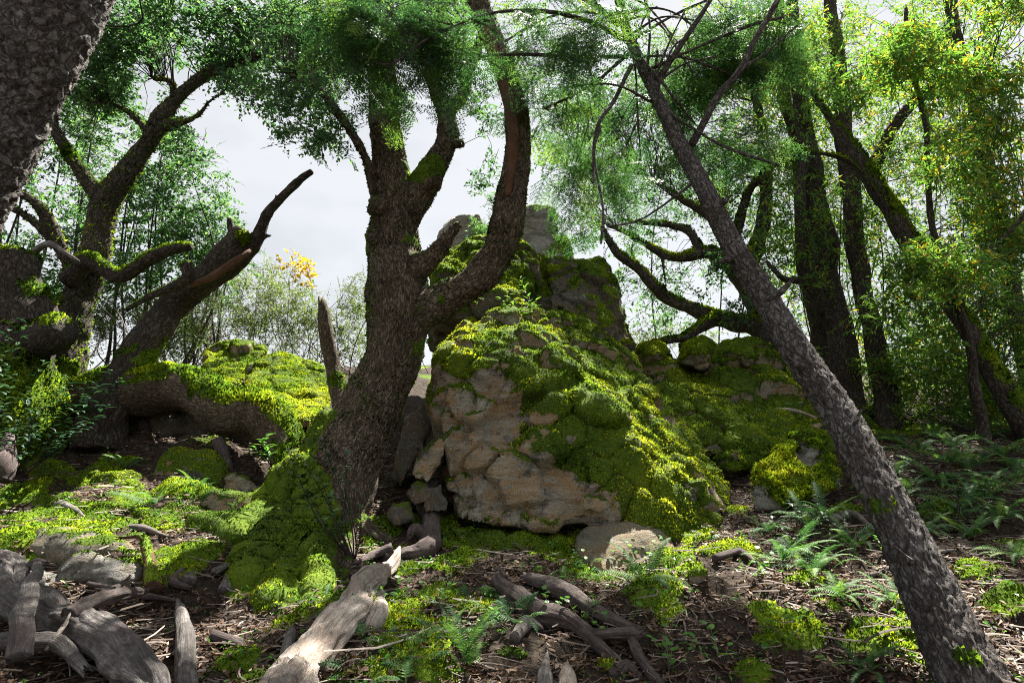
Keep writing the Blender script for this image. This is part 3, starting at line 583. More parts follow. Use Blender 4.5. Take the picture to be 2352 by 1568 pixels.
# stones lying on the left floor
for x, y, rx, ry, top, lab, sd, ms, mt in (
        (440, 1080, 90, 42, 62, 'large mossy stone in the hollow below the arching root', 70, (0.0, 0.5), 'sandstone'),
        (545, 1115, 60, 22, 28, 'tan slab stone with a thin moss skin beside the large mossy stone', 71, (0.5, 1.0), 'sandstone'),
        (520, 1165, 95, 25, 34, 'flat mossy ledge stone in the sun, upper of two by the oak roots', 72, (0.2, 0.7), 'sandstone'),
        (490, 1205, 85, 28, 36, 'sunlit layered mossy stone, lower of two by the oak roots', 73, (-0.1, 0.45), 'sandstone'),
        (150, 1250, 150, 30, 34, 'broad flat stone with patchy moss on the left floor', 74, (0.75, 1.05), 'slabrock'),
        (240, 1310, 110, 38, 38, 'bare-edged flat stone with yellow-green moss beside the bent mossy stick', 75, (0.85, 1.1), 'greyrock'),
        (80, 1325, 90, 26, 16, 'pale bare flat stone above the grey fallen trunk', 76, (1.1, 1.5), 'greyrock'),
        (260, 1110, 90, 22, 28, 'low mossy stone near the left fern clump', 77, (0.1, 0.5), 'sandstone'),
        (110, 1090, 80, 26, 32, 'mossy mound stone beneath the left saplings', 78, (-0.1, 0.4), 'sandstone'),
        (330, 1190, 70, 18, 24, 'half-buried mossy stone below the left fern', 79, (0.0, 0.5), 'sandstone'),
        (640, 1400, 55, 24, 16, 'mossy stone at the tip of the oak roots', 80, (0.2, 0.7), 'greyrock'),
        (620, 1385, 30, 14, 10, 'little mossy stone left of the oak root tip', 81, (0.0, 0.5), 'greyrock'),
        (1120, 1345, 40, 14, 8, 'small pale flat stone in the fern bank', 82, (0.8, 1.2), 'greyrock'),
        (925, 1420, 40, 22, 12, 'tan stone half under moss by the silvered log', 83, (0.5, .9), 'greyrock'),
        (1180, 1500, 35, 16, 10, 'mossy stone right of the front fern', 84, (0.2, .7), 'greyrock'),
        (1600, 1320, 22, 10, 6, 'yellow-moss stone by the single fern', 85, (0.2, .6), 'sandstone'),
        (1765, 1400, 35, 18, 14, 'upper of the stacked mossy stones on the right floor', 86, (-0.2, .3), 'greyrock'),
        (1780, 1455, 38, 26, 18, 'lower of the stacked mossy stones on the right floor', 87, (-0.2, .3), 'greyrock'),
        (1860, 1450, 24, 24, 18, 'upright mossy stone right of the stacked mossy stones', 88, (-0.1, .4), 'greyrock'),
        (1650, 1425, 20, 12, 8, 'small round grey pebble stone on the right floor', 89, (1, 1.4), 'greyrock'),
        (2070, 1460, 45, 40, 24, 'mossy rock touching the leaning fir trunk base', 90, (-0.1, .4), 'greyrock'),
        (2240, 1330, 34, 20, 14, 'dark flat stone with moss, right of the leaning fir trunk', 91, (0.3, .8), 'greyrock'),
        (2320, 1250, 40, 20, 14, 'mossy stone at the right edge under the ferns', 92, (0.1, .5), 'greyrock'),
        (1640, 1190, 26, 24, 16, 'pale grey bare stone at the right toe of the great boulder', 93, (1.1, 1.6), 'greyrock'),
        (2130, 1190, 34, 22, 14, 'moss-topped stone among the right ferns', 94, (0.0, .5), 'greyrock')):
    c = G(x, y); Y = c[1]; g = np.random.default_rng(sd)
    ring = []
    for k in range(9):
        a = k / 9 * 6.283; q = g.uniform(0.8, 1.1); ring.append((x + math.cos(a) * rx * q, y + math.sin(a) * ry * 0.4 + 4, Y - math.sin(a) * PX(rx, Y) * 0.6))
    tops = [(x + math.cos(a) * rx * .6, y - top * g.uniform(.6, 1.1), Y - math.sin(a) * PX(rx, Y) * .35) for a in (0.3, 1.7, 3.1, 4.6)]
    low = [(p[0], p[1] + ry + 12, p[2]) for p in ring[::2]]
    outcrop('rock', lab, [ring + tops + low], max(0.010, PX(rx, Y) / 12), mt, seed=sd, moss=ms, nmax=7000, low=0.012, facet=0.02, fs=5, strat=0.008, fine=0.004, cat='rock', mcol=.1, tsize=0.011, cush=0.012, smooth=1)

outcrop('rock', 'added dark rock wall keeping the hollow under the arching trunk in shade', [[(270, 915, 7.45), (400, 900, 7.35), (520, 920, 7.2), (600, 945, 7.1), (680, 985, 7.0), (260, 1050, 7.3), (400, 1060, 7.2), (560, 1085, 7.0), (690, 1100, 6.85), (270, 925, 8.3), (520, 935, 8.1), (690, 1000, 7.8), (690, 1100, 7.8)]], 0.04, 'darkrock', seed=96, moss=(0.8, 1.3), nmax=4000, cat='rock', facet=0.1)  # rock added behind the arch to fill the gap with darkness
outcrop('rock', 'dark bank of rock behind the left saplings', [[(60, 1020, 7.3), (100, 950, 7.5), (220, 930, 7.6), (300, 960, 7.4), (310, 1030, 7.1), (150, 1050, 7.0), (90, 960, 8.4), (290, 960, 8.4)]], 0.035, 'darkrock', seed=98, moss=(0.5, 1.0), nmax=4000, cat='rock')
# ------------------------------------------------------------------ trees
def path(pts):
    """[(px, py, Y, width px)] -> world points, radii"""
    return np.array([P(x, y, Y) for x, y, Y, w in pts]), np.array([PX(w / 2, Y) for x, y, Y, w in pts])
def d_oak(b, r, s, d):
    return 0.10 * r * fbm(b * [5, 5, 2.2], 3, 2) + 0.010 * np.abs(vn(b * [38, 38, 9], 6)) + np.minimum(r, .05) * 0.12 * fbm(b * [16, 16, 8], 2, 5)
def d_fir(b, r, s, d):
    w = b + 0.03 * np.stack([vn(b * 22, 1), vn(b * 22, 2), vn(b * 22, 3)], 1)
    f1, f2, c = worley(w * [58, 58, 19], 9)
    return 0.05 * r * fbm(b * [6, 6, 2], 2, 3) + np.minimum(r, 0.2) * (0.075 * sst(0.02, 0.3, f2 - f1) + 0.10 * (c - 0.5) + 0.06 * fbm(b * [50, 50, 16], 3, 8))
def d_plate(b, r, s, d):
    w = b + 0.022 * np.stack([vn(b * 26, 1), vn(b * 26, 2), vn(b * 26, 3)], 1)
    f1, f2, c = worley(w * [38, 38, 62], 12)
    return 0.05 * r * fbm(b * [5, 5, 3], 2, 3) + 0.008 * sst(0.02, 0.35, f2 - f1) + 0.016 * (c - 0.4) + 0.009 * fbm(b * 45, 3, 4)
def d_dead(b, r, s, d):
    rid = lambda q, sd: 1 - 2 * np.abs(vn(q, sd))
    return r * (0.26 * fbm(b * [6, 6, 3.0], 3, 21) + 0.17 * rid(b * [16, 16, 1.6], 24) + 0.10 * rid(b * [38, 38, 3], 22) - 0.20 * sst(.25, .6, vn(b * [18, 18, 2.0], 27)) - 0.16 * sst(.3, .45, vn(b * [34, 34, 2.4], 28)) + 0.25 * sst(.55, .8, vn(b * [9, 9, 7], 29))) + 0.004 * vn(b * [90, 90, 5], 23)
def union_tree(specs, vox, seg=20, step=0.08, rough=1.0, seed=0):
    vs = []; SK = []
    for pts, rad in specs:
        V, F, _ = tube(pts, rad, seg, step); vs.append((V, F)); O, R = spline(pts, rad, 0.05)
        T = unit(np.gradient(O, axis=0)); s = np.concatenate([[0], np.cumsum(np.linalg.norm(np.diff(O, axis=0), axis=1))]); SK.append(np.concatenate([O, T, R[:, None], s[:, None]], 1))
    V, F = remesh(vs, vox); V = lap(V, F, 3)
    SK = np.concatenate(SK); near = np.empty(len(V), int)
    for a in range(0, len(V), 4000):
        d = np.linalg.norm(V[a:a + 4000, None] - SK[None, :, :3], axis=2) - SK[None, :, 6]; near[a:a + 4000] = d.argmin(1)
    K = SK[near]; q = V - K[:, :3]; q = q - K[:, 3:6] * (q * K[:, 3:6]).sum(1)[:, None]
    bco = np.stack([q[:, 0], q[:, 1], K[:, 7] + q[:, 2] * 0.3], 1)
    along = (V - K[:, :3]) * K[:, 3:6]; bco[:, 2] += along.sum(1)
    N = vnormals(V, F)
    V = V + N * (rough * d_oak(bco + seed, K[:, 6], None, None) + rough * 0.03 * fbm(V * 3.2, 3, seed + 4) * np.minimum(K[:, 6] / .2, 1))[:, None]
    return V, F, bco
def bark_moss(V, F, lo, hi, seed, spots=(), nz=0.5, bare=()): return moss_field(V, F, lo, hi, spots, seed, nz, bare, 4.5)
def add_moss(root, V, F, m, dens, size, seed, up=0.2, nmax=30000, thr=0.5):
    Vt, Ft, ct = tufts(V, F, np.where(m > thr, m, 0), dens, size, seed, up, nmax)
    if len(Vt) > 9: part('moss', Vt, Ft, M['moss'], root, {'col': ct * 0.9, '_nrm': tufts.n}, kind='stuff')

def ell(dx, dy, rx, ry, Y, rY, w=1.0): return (P(dx, dy, Y), np.array([PX(rx, Y), rY, PX(ry, Y)]), w)
def clumps(ells, n, seed, gap=0.0, gs=1.0):
    g = np.random.default_rng(seed); out = []; tw = sum(e[2] * np.prod(e[1]) ** (2 / 3) for e in ells)
    for c, r, w in ells:
        k = int(n * w * np.prod(r) ** (2 / 3) / tw * 1.0) + 1
        got = []; tries = 0
        while sum(len(a) for a in got) < k and tries < 40:
            q = g.uniform(-1.25, 1.25, (k * 4, 3)); q2 = (q ** 2).sum(1); q = q[g.random(len(q)) < 1 - (q2 / 1.5) ** 2]; p = c + q * r
            p = p[fbm(p * gs * 1.7, 2, seed + 5) > gap]; got.append(p); tries += 1
        if got: out.append(np.concatenate(got)[:k])
    return np.concatenate(out)
def leaves(cl, per, L, W, spread, seed, droop=0.25, flat=0.5, colmu=0.45, colsd=0.2, pale=0.0, twig=None):
    """leafy twigs: 'per' alternate leaves along a drooping twig at each clump centre; one folded diamond each"""
    g = np.random.default_rng(seed); m = len(cl); n = m * per
    td = unit(g.normal(size=(m, 3)) * [1, 1, 0.55] + [0, 0, -droop]); pn = unit(g.normal(size=(m, 3)) * (1.05 - flat) + [0, 0, 1.0]); sv = unit(np.cross(pn, td))
    ln = spread * g.uniform(0.6, 1.35, m)
    TD, SV, PN, LN = (np.repeat(a, per, 0) for a in (td, sv, unit(np.cross(td, sv)), ln))
    t = np.tile(np.linspace(-1, 1, per), m) + g.normal(size=n) * 0.04
    sag = lambda tt, l: -(droop + 0.25) * 0.35 * l * (tt + 1) ** 2 / 2
    p = np.repeat(cl, per, 0) + TD * (t * LN)[:, None]; p[:, 2] += sag(t, LN)
    p = p + g.normal(size=(n, 3)) * spread * 0.07
    sgn = np.where(np.arange(n) % 2 == 0, 1.0, -1.0)[:, None]
    d = unit(TD * g.uniform(.35, .9, n)[:, None] + SV * sgn * g.uniform(.4, 1.0, n)[:, None] + g.normal(size=(n, 3)) * 0.33 + [0, 0, -droop * 0.5])
    up = unit(PN + g.normal(size=(n, 3)) * 0.45); sd = unit(np.cross(d, up)); nr = np.cross(sd, d)
    l = (L * g.uniform(0.5, 1.35, n) * (1.1 - 0.35 * np.abs(t)))[:, None]; w = l * (W / L) * g.uniform(0.75, 1.2, n)[:, None]
    V = np.stack([p, p + d * l * 0.5 + sd * w * 0.5 + nr * w * 0.18, p + d * l - nr * l * 0.12, p + d * l * 0.5 - sd * w * 0.5 + nr * w * 0.18], 1).reshape(-1, 3)
    c = np.repeat(g.normal(size=m) * colsd * 0.7, per) + g.normal(size=n) * colsd * .8 + colmu
    if pale: c = np.where(g.random(n) < pale, g.uniform(0.93, 1.0, n), np.clip(c, 0, 0.90))
    if twig is not None:
        tt = np.linspace(-1.35, 0.95, 3); Q = []
        for a in tt:
            q = cl + td * (a * ln)[:, None]; q[:, 2] += sag(np.full(m, a), ln); Q.append(q)
        r = twig * (1.1 - np.array([0, .45, .85])); W4 = []
        for k in range(3): W4 += [Q[k] + sv * r[k], Q[k] - sv * r[k] * .5 + pn * r[k] * .8, Q[k] - sv * r[k] * .5 - pn * r[k] * .8]
        TV = np.stack(W4, 1).reshape(-1, 3); b = np.arange(m)[:, None, None] * 9; f = []
        for k in range(2):
            for e in range(3): f.append([3 * k + e, 3 * k + (e + 1) % 3, 3 * k + 3 + (e + 1) % 3, 3 * k + 3 + e])
        return V, [np.arange(4 * n).reshape(-1, 4)], np.repeat(np.clip(c, 0, 1), 4), TV, [(b + np.array(f)[None]).reshape(-1, 4)]
    return V, [np.arange(4 * n).reshape(-1, 4)], np.repeat(np.clip(c, 0, 1), 4)
def twigs_to(cl, skel, n, seed, r0=0.008, sag=0.1):
    g = np.random.default_rng(seed); sp = []
    for c in cl[g.permutation(len(cl))[:n]]:
        s = skel[np.argmin(np.linalg.norm(skel - c, axis=1) + g.random(len(skel)) * 1.2)]
        L = np.linalg.norm(c - s); m1 = s * .65 + c * .35 + g.normal(size=3) * L * .09 + [0, 0, sag * L]; m2 = s * .3 + c * .7 + g.normal(size=3) * L * .09 + [0, 0, sag * L]
        r = r0 * (0.7 + 0.5 * L); sp.append((np.array([s, m1, m2, c]), np.array([r, r * .7, r * .45, r * .2])))
    return mtube(sp, 4, 0.15)
def skel_of(specs): return np.concatenate([spline(p, r, 0.15)[0] for p, r in specs])
def crown(root, ells, n, per, L, W, spread, mat, seed, skel=None, ntw=0, gap=-0.15, gs=1.0, r0=0.008, twmat='darkbark', name='crown', **kw):
    cl = clumps(ells, n, seed, gap, gs); V, F, c, TV, TF = leaves(cl, per, L, W, spread, seed + 1, twig=r0 * .55, **kw)
    o = part(name, V, F, M[mat], root, {'col': c}, smooth=False)
    part('twiglets', TV, TF, M[twmat], o, {'bco': TV, 'moss': np.zeros(len(TV))}, kind='stuff')
    if skel is not None and ntw:
        V, F, b = twigs_to(cl, skel, ntw, seed + 2, r0); part('twigs', V, F, M[twmat], root, {'bco': b, 'moss': np.zeros(len(V))}, kind='stuff')
    return cl
def limb(root, name, spec, mat, seed, disp=d_oak, seg=14, step=0.05, moss=(0.4, 1.0), dens=6000, size=0.022, wob=(0.35, 0.5), nmax=12000, rag=0.0, spots=(), bare=(), up=0.2):
    V, F, b = tube(spec[0], spec[1], seg, step, disp, wob, seed, rag=rag)
    m = bark_moss(V, F, moss[0], moss[1], seed, spots, bare=bare) if moss else np.zeros(len(V))
    lo = part(name, V, F, M[mat], root, {'bco': b, 'moss': m})
    if moss and dens: add_moss(lo, V, F, m, dens, size, seed, up, nmax)

# ---- the big central oak
oak = [path([(738, 1275, 5.65, 130), (758, 1165, 5.7, 172), (785, 1075, 5.8, 160), (826, 985, 5.9, 142), (872, 895, 5.97, 132), (902, 815, 6.0, 132), (914, 740, 6.0, 140), (913, 670, 6.0, 138), (904, 560, 6.05, 113), (902, 470, 6.1, 104), (898, 380, 6.15, 81), (885, 280, 6.2, 76), (878, 180, 6.25, 70), (876, 60, 6.3, 63), (870, -120, 6.3, 53)]),
       path([(925, 740, 6.0, 106), (985, 705, 5.95, 84), (1050, 675, 5.9, 74), (1110, 628, 5.85, 74), (1150, 560, 5.85, 76), (1172, 460, 5.85, 74), (1188, 350, 5.85, 63), (1184, 250, 5.85, 58), (1160, 160, 5.9, 55), (1128, 80, 5.95, 55), (1098, 0, 6.0, 53), (1060, -140, 6.0, 48)]),
       path([(925, 500, 6.1, 79), (965, 440, 6.15, 69), (1000, 375, 6.2, 55), (1028, 310, 6.25, 49), (1018, 245, 6.3, 44), (995, 190, 6.35, 35), (975, 100, 6.4, 28), (960, -40, 6.4, 23)]),
       path([(1022, 265, 6.3, 30), (1060, 225, 6.25, 30), (1075, 170, 6.25, 25), (1100, 100, 6.2, 21), (1120, 0, 6.2, 18)]),
       path([(885, 480, 6.05, 39), (860, 440, 6.0, 28), (842, 370, 5.95, 25), (805, 300, 5.9, 21), (762, 240, 5.85, 19), (728, 195, 5.85, 18), (712, 155, 5.85, 13)]),
       path([(735, 205, 5.85, 15), (700, 188, 5.8, 12), (652, 166, 5.8, 8)]),
       path([(930, 640, 5.95, 79), (985, 598, 5.85, 46), (1022, 555, 5.8, 33), (1056, 512, 5.78, 14)]),
       path([(895, 480, 6.0, 53), (862, 478, 5.85, 46), (846, 474, 5.8, 32)]), path([(895, 540, 6.0, 53), (862, 545, 5.85, 40), (846, 548, 5.82, 23)]), path([(1030, 325, 6.25, 30), (1052, 330, 6.2, 23), (1068, 332, 6.18, 14)]),
       path([(960, 440, 6.15, 62), (1000, 418, 6.05, 39), (1004, 402, 6.0, 21)])]
def rootpath(pts): return np.array([G(x, y, PX(l, 5)) for x, y, l, w in pts]), np.array([PX(w / 2, 5.2) for x, y, l, w in pts])
def rp(first, pts):
    a, b = path(first); c, d = rootpath(pts); return np.concatenate([a, c]), np.concatenate([b, d])
roots = [rp([(755, 1040, 5.75, 80), (705, 1130, 5.55, 62)], [(665, 1205, 16, 56), (628, 1265, 10, 54), (600, 1315, 4, 50), (572, 1350, -10, 36)]),
         rp([(770, 1090, 5.65, 84), (735, 1165, 5.45, 64)], [(700, 1245, 16, 60), (678, 1300, 10, 58), (655, 1350, 4, 50), (640, 1392, -10, 36)]),
         rp([(750, 1010, 5.85, 66), (690, 1090, 5.7, 52)], [(640, 1165, 12, 48), (600, 1205, 6, 44), (535, 1235, -12, 34)]),
         rp([(800, 1130, 5.6, 80)], [(805, 1200, 8, 60), (850, 1228, 0, 44), (910, 1245, -15, 30)]),
         rp([(775, 1130, 5.55, 80)], [(745, 1245, 14, 62), (738, 1300, 8, 54), (742, 1350, 2, 46), (758, 1400, -12, 34)]),
         rp([(775, 1160, 5.45, 60)], [(785, 1235, 8, 50), (795, 1285, 2, 40), (790, 1330, -10, 28)]),
         rp([(770, 960, 5.95, 70), (725, 1010, 6.0, 46), (700, 1060, 6.05, 38)], [(680, 1110, 0, 32), (645, 1140, -10, 24)])]
ob = G(830, 1215)
T1 = thing('oak_tree', ob, 'massive mossy oak with curved right limb and spreading roots beside the great boulder', 'tree')
V, F, b = union_tree(oak + roots, 0.024, seed=2)
Nn = vnormals(V, F)
lowz = sst(1.75, 1.2, V[:, 2]) * sst(-1.40, -1.9, V[:, 0] - 0.25 * (5.8 - V[:, 1])) * 1.3
m = bark_moss(V, F, 0.55, 1.1, 5, spots=[SP(960, 405, 6.1, 38), SP(1000, 380, 6.1, 30), SP(735, 985, 5.75, 55), SP(700, 1060, 5.65, 60), SP(960, 920, 5.85, 25), SP(1010, 690, 5.85, 20), SP(870, 700, 5.9, 30, .6), SP(850, 560, 6.0, 30, .7), SP(1100, 620, 5.95, 28), SP(1150, 560, 6.0, 22), SP(835, 900, 5.9, 35, .8), SP(940, 560, 5.95, 30, .6), SP(960, 800, 5.9, 22, .8)], nz=0.6,
              bare=[SP(1190, 300, 5.7, 70, 1.0), SP(880, 870, 5.8, 45, .8), SP(810, 1030, 5.7, 60, .8), SP(800, 1110, 5.5, 50, .8), SP(1170, 180, 5.7, 60, 1.0)])
m = np.maximum(m, sst(0.3, 0.6, lowz + 0.3 * fbm(V * 5, 3, 9)))
V = cushion(V, F, m, 5, 0.02, 12)
lz = sst(0.2, 0.7, lowz); V = V - vnormals(V, F) * (lz * 0.05)[:, None]; V = cushion(V, F, lz, 91, 0.10, 3.6); V = cushion(V, F, lz, 92, 0.045, 8.0)
tk = part('trunk', V, F, M['oakbark'], T1, {'bco': b, 'moss': m})
Vt, Ft, ct = tufts(V, F, np.where((m > 0.45), m, 0), 14000, 0.0135, 6, 0.25, 90000)
part('moss', Vt, Ft, M['moss'], tk, {'col': ct, '_nrm': tufts.n}, kind='stuff')
# short shaggy fringe all over the shaded bark
fr = np.where((V[:, 2] > 1.4) & (m < .4), 0.6 + 0.4 * fbm(V * 2.5, 2, 3), 0).clip(0, 1)
Vt, Ft, ct = tufts(V, F, fr, 4200, 0.018, 8, -0.2, 42000)
part('lichen_fringe', Vt, Ft, M['moss'], tk, {'col': np.clip(ct * 0.45 - 0.04, 0, 0.4), '_nrm': tufts.n}, kind='stuff')
limb(T1, 'bare_heartwood', (np.array([P(1118, 70, 5.82), P(1150, 160, 5.76), P(1172, 250, 5.71), P(1178, 350, 5.70), P(1165, 450, 5.71)]), np.array([.05, .062, .06, .052, .03])), 'redwood', 31, d_dead, 10, .04, moss=None)
sk = skel_of(oak)
crown(T1, [ell(700, 260, 90, 80, 5.9, .5, 1.0), ell(760, 330, 60, 50, 5.9, .3, .6), ell(640, 180, 80, 60, 6.0, .5, .8), ell(760, 80, 140, 110, 7.0, .8, .9), ell(1010, 50, 130, 100, 7.0, .6, 1.0), ell(880, 60, 120, 90, 5.6, .4, .9), ell(1110, 260, 40, 60, 6.9, .3, .4), ell(1110, 400, 35, 60, 7.0, .3, .3), ell(700, 130, 110, 100, 6.8, .8, 1.0)],
      1150, 20, 0.055, 0.028, 0.15, 'oakleaf', 71, sk, 200, gap=-0.05, gs=1.6, r0=.006)

# ---- left oak group
LY = 7.6
left = [path([(100, 1050, 7.1, 150), (110, 960, 7.2, 125), (140, 850, 7.3, 98), (165, 730, 7.4, 75), (205, 630, 7.5, 66), (228, 540, 7.5, 61), (245, 460, 7.5, 61), (300, 385, 7.5, 50), (345, 320, 7.5, 43), (378, 262, 7.5, 41), (405, 228, 7.5, 33), (460, 180, 7.5, 28), (520, 150, 7.4, 22), (590, 130, 7.3, 20), (690, 85, 7.2, 16), (800, 20, 7.1, 11)]),
        path([(245, 470, 7.5, 48), (190, 400, 7.4, 31), (145, 330, 7.35, 28), (112, 260, 7.3, 22), (120, 160, 7.3, 17), (160, 60, 7.3, 13), (180, -60, 7.3, 9)]),
        path([(185, 640, 7.5, 39), (140, 570, 7.4, 29), (115, 510, 7.35, 26), (80, 465, 7.3, 21), (35, 440, 7.2, 17), (-60, 420, 7.2, 13)]),
        path([(130, 560, 7.4, 24), (90, 520, 7.3, 20), (30, 480, 7.2, 17), (-50, 470, 7.2, 13)]),
        path([(375, 290, 7.5, 29), (425, 280, 7.4, 16), (460, 262, 7.35, 13), (478, 235, 7.3, 10), (520, 205, 7.2, 8), (515, 180, 7.2, 5)]),
        path([(350, 320, 7.5, 20), (310, 270, 7.5, 15), (260, 240, 7.5, 11), (200, 235, 7.5, 8)]),
        path([(400, 240, 7.5, 20), (395, 190, 7.6, 17), (350, 180, 7.6, 11)])]
T2 = thing('oak_tree', G(120, 950), 'dark mossy leaning oak with twisting limbs at the left', 'tree')
V, F, b = union_tree(left, 0.03, seed=12)
m = bark_moss(V, F, 0.45, 1.0, 15, spots=[SP(90, 920, 6.9, 120, .9), SP(230, 620, 7.2, 40, .8), SP(130, 560, 7.2, 30, .8), SP(150, 330, 7.2, 30, .8)])  # first moss spot added to darken the sun patch on the trunk base
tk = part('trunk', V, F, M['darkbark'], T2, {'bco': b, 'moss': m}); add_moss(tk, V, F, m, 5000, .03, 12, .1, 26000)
add_moss(tk, V, F, np.full(len(V), 0.55), 1800, .03, 13, -.2, 26000)
sk = skel_of(left)
crown(T2, [ell(300, 120, 150, 130, 7.6, .9, 1.3), ell(480, 90, 150, 90, 7.4, .8, 1.2), ell(600, 200, 90, 60, 7.2, .4, .6), ell(440, 330, 60, 60, 7.6, .4, .5), ell(250, 260, 120, 80, 8.0, .6, .8), ell(60, 80, 60, 90, 7.8, .5, .5), ell(640, 60, 120, 80, 7.4, .6, .9), ell(150, 420, 90, 100, 8.2, .4, .5)],
      1050, 20, 0.07, 0.038, 0.19, 'oakleaf', 81, sk, 200, gap=-0.02, gs=1.4, r0=.007)
# leaning dead-topped trunk
lean = [path([(222, 1040, 6.8, 115), (240, 960, 6.9, 100), (290, 870, 7.1, 85), (345, 775, 7.3, 77), (400, 700, 7.45, 70), (470, 640, 7.5, 66), (540, 600, 7.5, 54), (590, 550, 7.5, 31), (612, 495, 7.5, 24), (645, 455, 7.5, 21), (690, 412, 7.5, 18), (718, 392, 7.5, 15)]),
        path([(440, 670, 7.45, 54), (490, 620, 7.4, 57), (530, 570, 7.38, 54), (562, 530, 7.36, 39)]), path([(540, 570, 7.4, 26), (532, 530, 7.38, 17), (527, 500, 7.36, 11)]),
        path([(605, 545, 7.5, 11), (624, 540, 7.5, 5)]), path([(640, 462, 7.5, 11), (632, 446, 7.5, 5)]), path([(610, 500, 7.5, 9), (598, 490, 7.5, 5)])]
T3 = thing('oak_tree', G(250, 950), 'dead leaning oak trunk with snapped pointed top against the sky', 'tree')
V, F, b = union_tree(lean, 0.022, seed=22)
m = bark_moss(V, F, 0.7, 1.2, 25, spots=[SP(330, 830, 7.2, 50, .7), SP(560, 540, 7.3, 20, .6)])
tk = part('trunk', V, F, M['darkbark'], T3, {'bco': b, 'moss': m}); add_moss(tk, V, F, m, 6000, .024, 22, .1, 14000)
limb(T3, 'bare_heartwood', (np.array([P(440, 655, 7.06), P(490, 632, 7.06), P(540, 602, 7.1), P(575, 575, 7.2)]), np.array([.03, .06, .055, .02])), 'redwood', 33, d_dead, 8, .05, moss=None)
# mossy low limb reaching right
low = path([(165, 640, 7.3, 46), (200, 600, 7.1, 38), (230, 610, 7.0, 34), (270, 632, 6.95, 32), (310, 615, 6.9, 30), (350, 590, 6.9, 30), (400, 572, 6.9, 26), (440, 566, 6.9, 18)])
limb(T2, 'limb', low, 'darkbark', 41, moss=(0.1, 0.6), dens=9000, size=.024)
limb(T2, 'limb', path([(425, 600, 6.95, 26), (430, 640, 7.0, 24), (400, 660, 7.05, 18), (350, 680, 7.0, 14), (290, 712, 6.95, 8)]), 'darkbark', 42, moss=(0.1, 0.7), size=.02)
limb(T2, 'limb', path([(70, 585, 6.9, 14), (110, 560, 6.8, 14), (150, 580, 6.7, 10), (180, 600, 6.7, 7)]), 'greywood', 43, moss=None, disp=d_dead)
# squat hollow stump at the left edge
T4 = thing('stump', G(20, 930), 'squat dark hollow mossy stump at the left edge', 'stump')
limb(T4, 'trunk', path([(-20, 1090, 6.45, 290), (-10, 980, 6.5, 250), (10, 860, 6.6, 190), (30, 760, 6.7, 150), (30, 680, 6.7, 125), (32, 610, 6.7, 100), (30, 585, 6.7, 92)]), 'darkbark', 51, seg=36, moss=(0.3, .9), nmax=20000, size=.03, spots=[SP(70, 650, 6.5, 40, .8), SP(80, 900, 6.2, 130, .9), SP(60, 1000, 6.2, 110, .9)])  # low moss spots added to darken the sunlit foot of the stump
limb(T4, 'limb', path([(60, 780, 6.6, 90), (120, 760, 6.4, 84), (140, 745, 6.35, 70)]), 'darkbark', 52, seg=24, moss=(0.3, .9), size=.03)
# arching mossy fallen trunk
T5 = thing('fallen_tree', G(600, 1090), 'thick mossy trunk arching over a dark hollow, left of the big oak', 'fallen tree')
arch = path([(120, 990, 7.7, 100), (190, 930, 7.5, 120), (290, 902, 7.2, 112), (380, 890, 7.0, 108), (450, 905, 6.9, 100), (520, 935, 6.75, 108), (585, 938, 6.65, 104), (635, 980, 6.5, 94), (660, 1040, 6.3, 76), (655, 1100, 6.1, 62), (640, 1150, 5.95, 50)])
limb(T5, 'trunk', arch, 'oakbark', 55, seg=44, step=.035, moss=(0.15, 0.6), dens=9000, size=.026, nmax=45000, wob=(.25, .6), spots=[SP(650, 960, 6.45, 30), SP(470, 880, 6.7, 40)], bare=[SP(540, 990, 6.4, 60, .8)])
limb(T5, 'limb', path([(500, 1010, 6.6, 22), (520, 1060, 6.5, 26), (530, 1110, 6.4, 18)]), 'darkwood', 56, moss=None, disp=d_dead)
# dead snag behind the oak
T6 = thing('snag', G(775, 900), 'slim dead snag with mossy foot, left of the big oak', 'snag')
limb(T6, 'trunk', path([(795, 1010, 7.4, 60), (782, 925, 7.6, 44), (766, 850, 7.7, 34), (755, 780, 7.7, 32), (748, 730, 7.7, 28), (740, 688, 7.7, 16)]), 'oakbark', 61, moss=(.5, 1.0), rag=.08, spots=[SP(775, 870, 7.6, 25)], seg=18)
# plated trunk, near left
T7 = thing('tree', np.array([-3.2, 2.45, .3]), 'thick near trunk with scaly plated grey bark in the upper left corner', 'tree')
pl = path([(-930, 1900, 2.45, 400), (-650, 1400, 2.45, 330), (-375, 900, 2.45, 270), (-208, 600, 2.45, 240), (-108, 430, 2.45, 228), (8, 230, 2.45, 212), (105, 60, 2.45, 200), (188, -100, 2.5, 190), (295, -320, 2.6, 175)])
V, F, b = tube(pl[0], pl[1], 120, .014, d_plate, (.06, .5), 3)
m = bark_moss(V, F, 1.2, 1.6, 3, spots=[SP(5, 420, 2.3, 40, .8)])
part('trunk', V, F, M['platebark'], T7, {'bco': b, 'moss': m})
crown(T7, [ell(10, 40, 50, 60, 4.5, .4, .3)], 60, 26, .05, .026, .15, 'oakleaf', 91, pl[0][-3:], 30)

